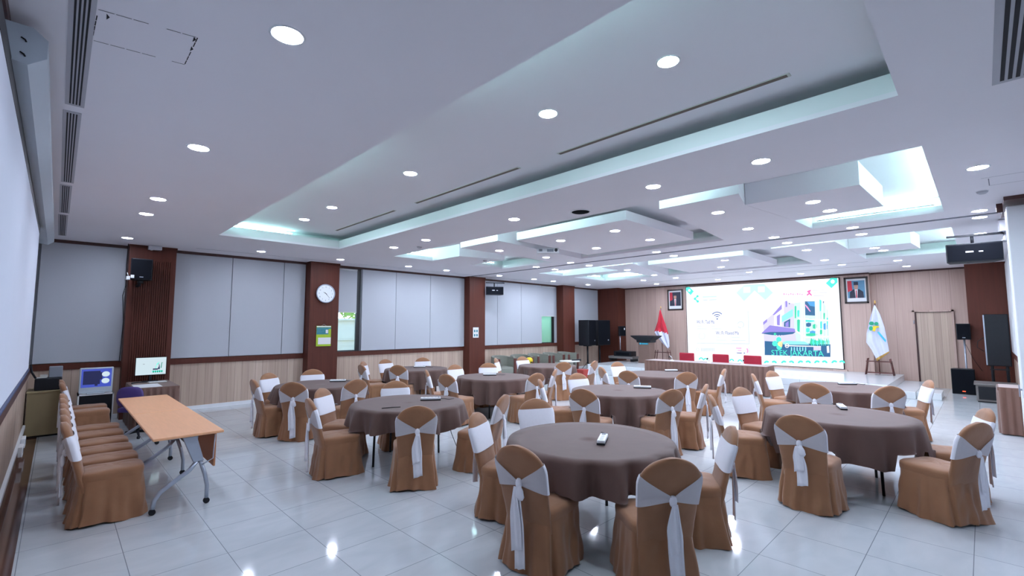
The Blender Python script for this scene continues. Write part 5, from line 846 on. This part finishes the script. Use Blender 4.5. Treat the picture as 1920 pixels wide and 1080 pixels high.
# pair of large speakers on one stand pair
for i, (x, a, s) in enumerate(((15.6, .15, 'the one nearer the window panels'), (16.45, -.35, 'the one nearer the stage'))):
    o = box_speaker('stage_speaker', 'large black loudspeaker raised on a stand, '+s, (x, 11.2, 1.0), a, .62, .5, 1.04, badge=False)
    m = M(); m.box(.17, .22, -.0095, -.0078, .18, .23); m.build('badge', MT['steel'], o)
    s_ = thing('speaker_stand', 'black tube stand under the large loudspeaker, '+s, 'stand', (x, 11.45, 0))
    m = M(); m.tube([(0, 0, .08), (0, 0, .99)], .035, 10); m.build('pole', MT['black'], s_); m = M(); m.box(-.12, .12, -.12, .12, .97, 1.0); m.build('mount_plate', MT['black'], s_)
    for k in range(3): a2 = k*2*PI/3; m = M(); m.tube([(0, 0, .35), (.25*cos(a2), .25*sin(a2), .02)], .014, 6); m.build('leg', MT['black'], s_)
o = box_speaker('satellite_speaker', 'small black speaker on a thin pole in front of the corner pillar', (17.15, 10.75, 1.37), -.6, .30, .2, .42, badge=False)
m = M(); m.box(.06, .10, -.0095, -.0078, .26, .34); m.build('badge', MT['paper'], o)
s_ = thing('pole_stand', 'thin silver speaker pole rising from the black amplifier', 'stand', (17.1, 10.85, .75)); m = M(); m.tube([(0, 0, .0), (0, 0, .62)], .018, 8); m.build('pole', MT['steel'], s_); m = M(); m.lathe([(.09, .0), (.09, .015), (.02, .03)], n=16); m.build('pole_base', MT['black'], s_)
o = thing('equipment_console', 'low grey console holding the amplifier at the stage edge', 'console', (16.9, 10.45, .35))
m = M(); m.box(-.25, .25, -.45, .7, .10, .2); m.build('console_top', MT['greyw'], o, bevel=.006)
for y0 in (-.42, .58): m = M(); m.box(-.22, .22, y0, y0+.1, 0, .1); m.build('leg', MT['black'], o)
o = thing('amplifier', 'black amplifier box on the low grey console', 'amplifier', (16.9, 10.5, .55)); m = M(); m.box(-.2, .2, -.4, .42, 0, .2); m.build('amplifier_case', MT['black'], o, bevel=.008); m = M(); m.box(-.205, -.2, -.3, .3, .05, .15); m.build('front_grille', MT['blackm'], o)

# ================================================================ HEAD TABLE, RED CHAIRS, LECTERN
skirted('head_table', 'long head table with a pleated brown skirt below the LED wall', 12.95, 13.55, 3.95, 7.35, .76, MT['dskirt'], MT['skirt'], amp=.026, pitch=.12)
def conf_chair():
    o = thing('conference_chair', '', 'chair', group='red chairs behind the head table')
    m = M(); m.box(-.03, .03, -.235, .235, .52, .96); m.build('backrest', MT['red'], o, bevel=.025); m = M(); m.box(-.48, -.02, -.23, .23, .42, .50); m.build('seat', MT['red'], o, bevel=.025)
    for y in (-.2, .2):
        for x, x2 in ((-.42, -.40), (-.02, .02)): m = M(); m.tube([(x, y, 0), (x2, y, .44)], .013, 8); m.build('leg', MT['steel'], o)
    m = M()
    for y in (-.2, .2): m.tube([(.0, y, .44), (.02, y, .60)], .012, 6)
    m.build('back_strut', MT['steel'], o)
    return o
C0 = conf_chair()
for i, (y, s) in enumerate(((6.46, 'nearest the flag and lectern'), (5.44, 'in the middle'), (4.57, 'nearest the building picture'))):
    o = C0 if i == 0 else copy_tree(C0); o.location = (14.1, y*14.1/13.9, 0); o['label'] = 'crimson padded chair behind the head table, '+s
def mic():
    o = thing('gooseneck_microphone', '', 'microphone', group='white microphones on the head table')
    m = M(); m.lathe([(.06, 0), (.06, .015), (.04, .035), (.015, .04)], n=20); m.build('mic_base', MT['white'], o)
    m = M(); m.tube([(0, 0, .035), (0, 0, .10), (-.02, .03, .15), (-.03, .05, .14)], .009, 8); m.build('gooseneck', MT['white'], o); m = M(); m.tube([(-.03, .05, .14), (-.04, .07, .11)], [.014, .018], 8); m.build('mic_head', MT['black'], o)
    return o
M0 = mic()
for i, (y, s) in enumerate(((6.55, 'nearest the lectern'), (5.45, 'between the first two red chairs'), (4.55, 'beside the last red chair'))):
    o = M0 if i == 0 else copy_tree(M0, rz=i*.8); o.location = (13.1, y, .76); o['label'] = 'white gooseneck microphone on the head table, '+s
o = thing('lectern', 'brown wooden lectern with a black flared top on the stage', 'lectern', (16.6, 9.35, .35))
m = M(); m.loft([[(x*k, y*k, z) for x, y in ((-.2, -.24), (.2, -.24), (.2, .24), (-.2, .24))] for z, k in ((0, 1.08), (.1, 1.0), (.85, 1.0))], smooth=False); m.build('lectern_body', MT['lect'], o, bevel=.01)
m = M(); m.loft([[(x*a, y*b, z) for x, y in ((-.22, -.28), (.22, -.28), (.22, .28), (-.22, .28))] for z, a, b in ((.80, 1, 1.05), (.90, 1.05, 1.1), (.91, 1.2, 1.2), (1.03, 1.5, 1.75), (1.06, 1.5, 1.85), (1.07, 1.3, 1.7))], smooth=False); m.build('lectern_top', MT['black'], o, bevel=.01)
m = M(); m.box(-.225, -.205, -.20, .17, .72, .79); m.build('name_plate', MT['tealp'], o); m = M(); m.loft([[(-.2265, .13+.035*cos(k*PI/8), .755+.03*sin(k*PI/8)) for k in range(16)], [(-.2275, .13+.035*cos(k*PI/8), .755+.03*sin(k*PI/8)) for k in range(16)]]); m.box(-.228, -.226, -.17, .06, .742, .768); m.build('plate_emblem', MT['cyan'], o)

# ================================================================ LED WALL, PORTRAITS, FLAGS
o = thing('led_wall', 'huge lit LED wall behind the stage showing a building picture and Wi-Fi card', 'screen', (17.99, 5.76, .42))
yc, zc = 5.76, .42
m = M(); m.poly([(-.012, 8.3-yc, 0), (-.012, 3.2-yc, 0), (-.012, 3.2-yc, 2.92), (-.012, 8.3-yc, 2.92)]); m.build('lit_panel', EM['white'], o)
m = M(); m.box(-.01, .06, 3.18-yc, 8.32-yc, -.02, 2.94); m.build('screen_case', MT['black'], o)
m = M(); m.box(-.05, .06, 3.1-yc, 8.4-yc, -.07, -.02); m.build('bottom_ledge', MT['wood2'], o)
cols = sorted(set([c for c, _ in SCREEN]+[t[3] for t in TEXTS])); mats = [EM[c] for c in cols]
m = M()
for k, (c, P) in enumerate(SCREEN): m.poly([(-.014-.00012*k, y_-yc, z_-zc) for y_, z_ in P], cols.index(c))
for s, P, size, c in TEXTS:
    (ya, za), (yb, zb) = P; w = abs(yb-ya)
    text_mesh(m, s, size, lambda x, y, ya=ya, za=za, zb=zb, w=w: (-.03, ya-yc-x, za-zc+y+(zb-za)*x/w), cols.index(c), width=w)
m.build('shown_picture', mats, o)
def portrait(label, y, z, w, h, tone):
    o = thing('framed_portrait', label, 'picture', (XW, y, z))
    m = M(); a, b, t = w/2, h, .055
    m.box(-.035, 0, -a, a, 0, t); m.box(-.035, 0, -a, a, b-t, b); m.box(-.035, 0, -a, -a+t, 0, b); m.box(-.035, 0, a-t, a, 0, b); m.build('picture_frame', MT['frame'], o, bevel=.006)
    m = M(); m.poly([(-.008, -a+t, t), (-.008, a-t, t), (-.008, a-t, b-t), (-.008, -a+t, b-t)], 0)
    def P(pts, mi, d): m.poly([(-.009-d*.0005, -u*w*.36, t+h*.14+v*h*.66) for u, v in pts], mi)
    P([(-1, 0), (1, 0), (1, 1), (-1, 1)], 1, 0); P([(-1, .35), (-.45, .45), (-.5, 1), (-1, 1)], 2, 1)
    P([(-.8, 0), (.85, 0), (.8, .34), (.35, .5), (-.35, .5), (-.75, .34)], 3, 2); P([(-.18, .5), (.18, .5), (.1, .0), (-.1, 0)], 4, 3); P([(-.06, .44), (.06, .44), (.07, .02), (0, -.0), (-.07, .02)], 2, 4)
    P([(.24*cos(k*PI/8), .66+.19*sin(k*PI/8)) for k in range(16)], 5, 4)
    P([(-.27, .74), (.27, .74), (.25, .93), (-.25, .93)], 3, 5); P([(-.11, .68), (-.05, .68), (-.05, .70), (-.11, .70)], 3, 6); P([(.05, .68), (.11, .68), (.11, .70), (.05, .70)], 3, 6); P([(-.07, .56), (.07, .56), (.04, .545), (-.04, .545)], 2, 6)
    m.build('printed_portrait', [MT['paper'], MT['pblue'] if tone else MT['suit'], MT['pred'], MT['suit'], MT['paper'], MT['skin']], o)
portrait('framed portrait of a person in a dark suit and black cap, by the lectern', 8.8, 2.44, .66, .85, 0)
portrait('framed portrait of a person in a dark suit and red tie, above the white flag', 2.76, 2.50, .62, .84, 1)
def flag(label, D, kind, base_y):
    X = 17.3; o = thing('stand_flag', label, 'flag', (X, base_y, .35)); L, R = D['L'], D['R']; n = len(L); S = 20; U = 22
    def lerp(A, t): k = min(len(A)-2, int(t*(len(A)-1))); f = t*(len(A)-1)-k; return (A[k][0]*(1-f)+A[k+1][0]*f, A[k][1]*(1-f)+A[k+1][1]*f)
    m = M(); rows = []
    for j in range(S+1):
        t = j/S; l, r = lerp(L, t), lerp(R, t); row = []
        for i in range(U+1):
            u = i/U; row.append((.05*min(1, t*3)*sin(u*13+t*1.5)*(.6+.4*sin(u*5)), l[0]+(r[0]-l[0])*u-base_y, l[1]+(r[1]-l[1])*u-.35))
        rows.append(row)
    def mi(a, i):
        if kind == 'rw':
            if i > U: i = 2*U+1-i
            y = rows[a][min(i, U)][1]; z = rows[a][min(i, U)][2]; u = min(i, U)/U
            return 0 if a/S < .36+.27*u else 1
        return 2 if a >= S-1 else 1
    back = [[(x+.006, y, z) for x, y, z in r][::-1] for r in rows]
    m.loft([a+b for a, b in zip(rows, back)], mi); m.build('flag_cloth', [MT['fred'], MT['fwhite'], MT['gold']], o)
    ty, tz = L[0][0]-base_y-.02, L[0][1]-.35
    m = M(); m.tube([(.1, ty, .02), (.04, ty, tz+.06)], .014, 8); m.build('pole', MT['sofaw'], o)
    m = M(); m.lathe([(.012, 0), (.03, .02), (.012, .045), (.028, .065), (.002, .10)], c=(.04, ty, tz+.05), n=12); m.build('finial', MT['gold'], o)
    m = M()
    for z in (.05, .38): m.box(.0, .2, ty-.30, ty+.30, z, z+.025)
    for s_ in (-1, 1): m.tube([(.02, ty+s_*.33, 0), (.02, ty+s_*.26, .48)], .016, 6); m.tube([(.2, ty+s_*.33, 0), (.2, ty+s_*.26, .48)], .016, 6)
    m.build('flag_stand', MT['sofaw'], o)
    if 'logo' in D:
        m = M(); cs = {'green': 0, 'yellow': 1, 'cyan': 2}
        for c, P in D['logo']: m.poly([(-.10, y-base_y, z-.35) for y, z in P], cs[c]); m.poly([(-.098, y-base_y, z-.35) for y, z in P], cs[c])
        m.build('flag_emblem', [MT['gprint'], MT['yellow'], MT['cyan']], o)
flag('red and white flag hanging on a pole behind the lectern', FLAG1, 'rw', 9.1)
flag('white flag with a green emblem and gold fringe on a wooden stand', FLAG2, 'w', 2.22)

# ================================================================ DOOR SIDE CORNER
o = box_speaker('satellite_speaker', 'small black speaker on a pole beside the doorway', (17.3, .38, 1.42), -PI/2, .28, .2, .43)
s_ = thing('pole_stand', 'grey speaker pole beside the doorway', 'stand', (17.42, .38, 0)); m = M(); m.tube([(0, 0, .03), (0, 0, 1.42)], .02, 8); m.build('pole', MT['steel'], s_); m = M(); m.lathe([(.14, 0), (.14, .02), (.03, .03)], n=20); m.build('pole_base', MT['black'], s_)
m = M(); m.tube([(.02, -.02, 1.3), (.0, -.15, .9), (0, -.3, .6)], .005, 5); m.build('cord', MT['black'], s_)
o = box_speaker('floor_subwoofer', 'black floor subwoofer with a red light by the doorway', (17.05, .45, 0), -PI/2, .46, .30, .66, badge=False)
m = M(); m.box(-.03, .03, -.012, -.008, .07, .09); m.build('power_light', EM['red_led'], o)
o = thing('television_console', 'grey television console with a dark glass door by the pillar', 'cabinet', (15.95, -.17, 0))
m = M(); m.box(-.35, .35, -.30, .38, .03, .40); m.build('console_body', MT['greyw'], o); m = M(); m.box(-.38, .38, -.32, .41, .40, .44); m.build('console_top', MT['greyw'], o, bevel=.005)
m = M(); m.box(-.36, -.35, .02, .34, .07, .37); m.build('glass_door', MT['black'], o); m = M(); m.box(-.36, -.35, -.28, .0, .07, .37); m.build('door', MT['greyw'], o, bevel=.004); m = M(); m.box(-.33, .33, -.28, .36, 0, .03); m.build('plinth', MT['black'], o)
o = thing('television', 'big flat television on a tall stand seen edge-on by the pillar', 'television', (16.6, -.22, 0), rz=.0)
m = M(); m.box(-.03, .04, -.22, .22, .80, 2.08); m.build('television_case', MT['black'], o, bevel=.02); m = M(); m.box(-.036, -.03, .195, .22, .82, 2.06); m.build('silver_edge', MT['steel'], o)
m = M(); m.box(-.0365, -.031, -.20, .19, .84, 2.04); m.build('screen', MT['black'], o)
m = M(); m.tube([(.06, .12, .0), (.06, .12, 1.5)], .03, 8); m.tube([(.06, -.14, .0), (.06, -.14, 1.5)], .03, 8); m.box(.03, .09, -.18, .17, .70, .73); m.build('stand', MT['black'], o)
m = M(); m.tube([(.05, .22, 1.5), (.05, .34, 1.4), (.05, .36, 1.25), (.05, .24, 1.15)], .008, 6); m.build('cord', MT['black'], o)
skirted('skirted_table', 'small brown skirted table beside the folded partition', 11.3, 11.9, -.5, -.12, .78, MT['dskirt'], MT['skirt'], pitch=.1)
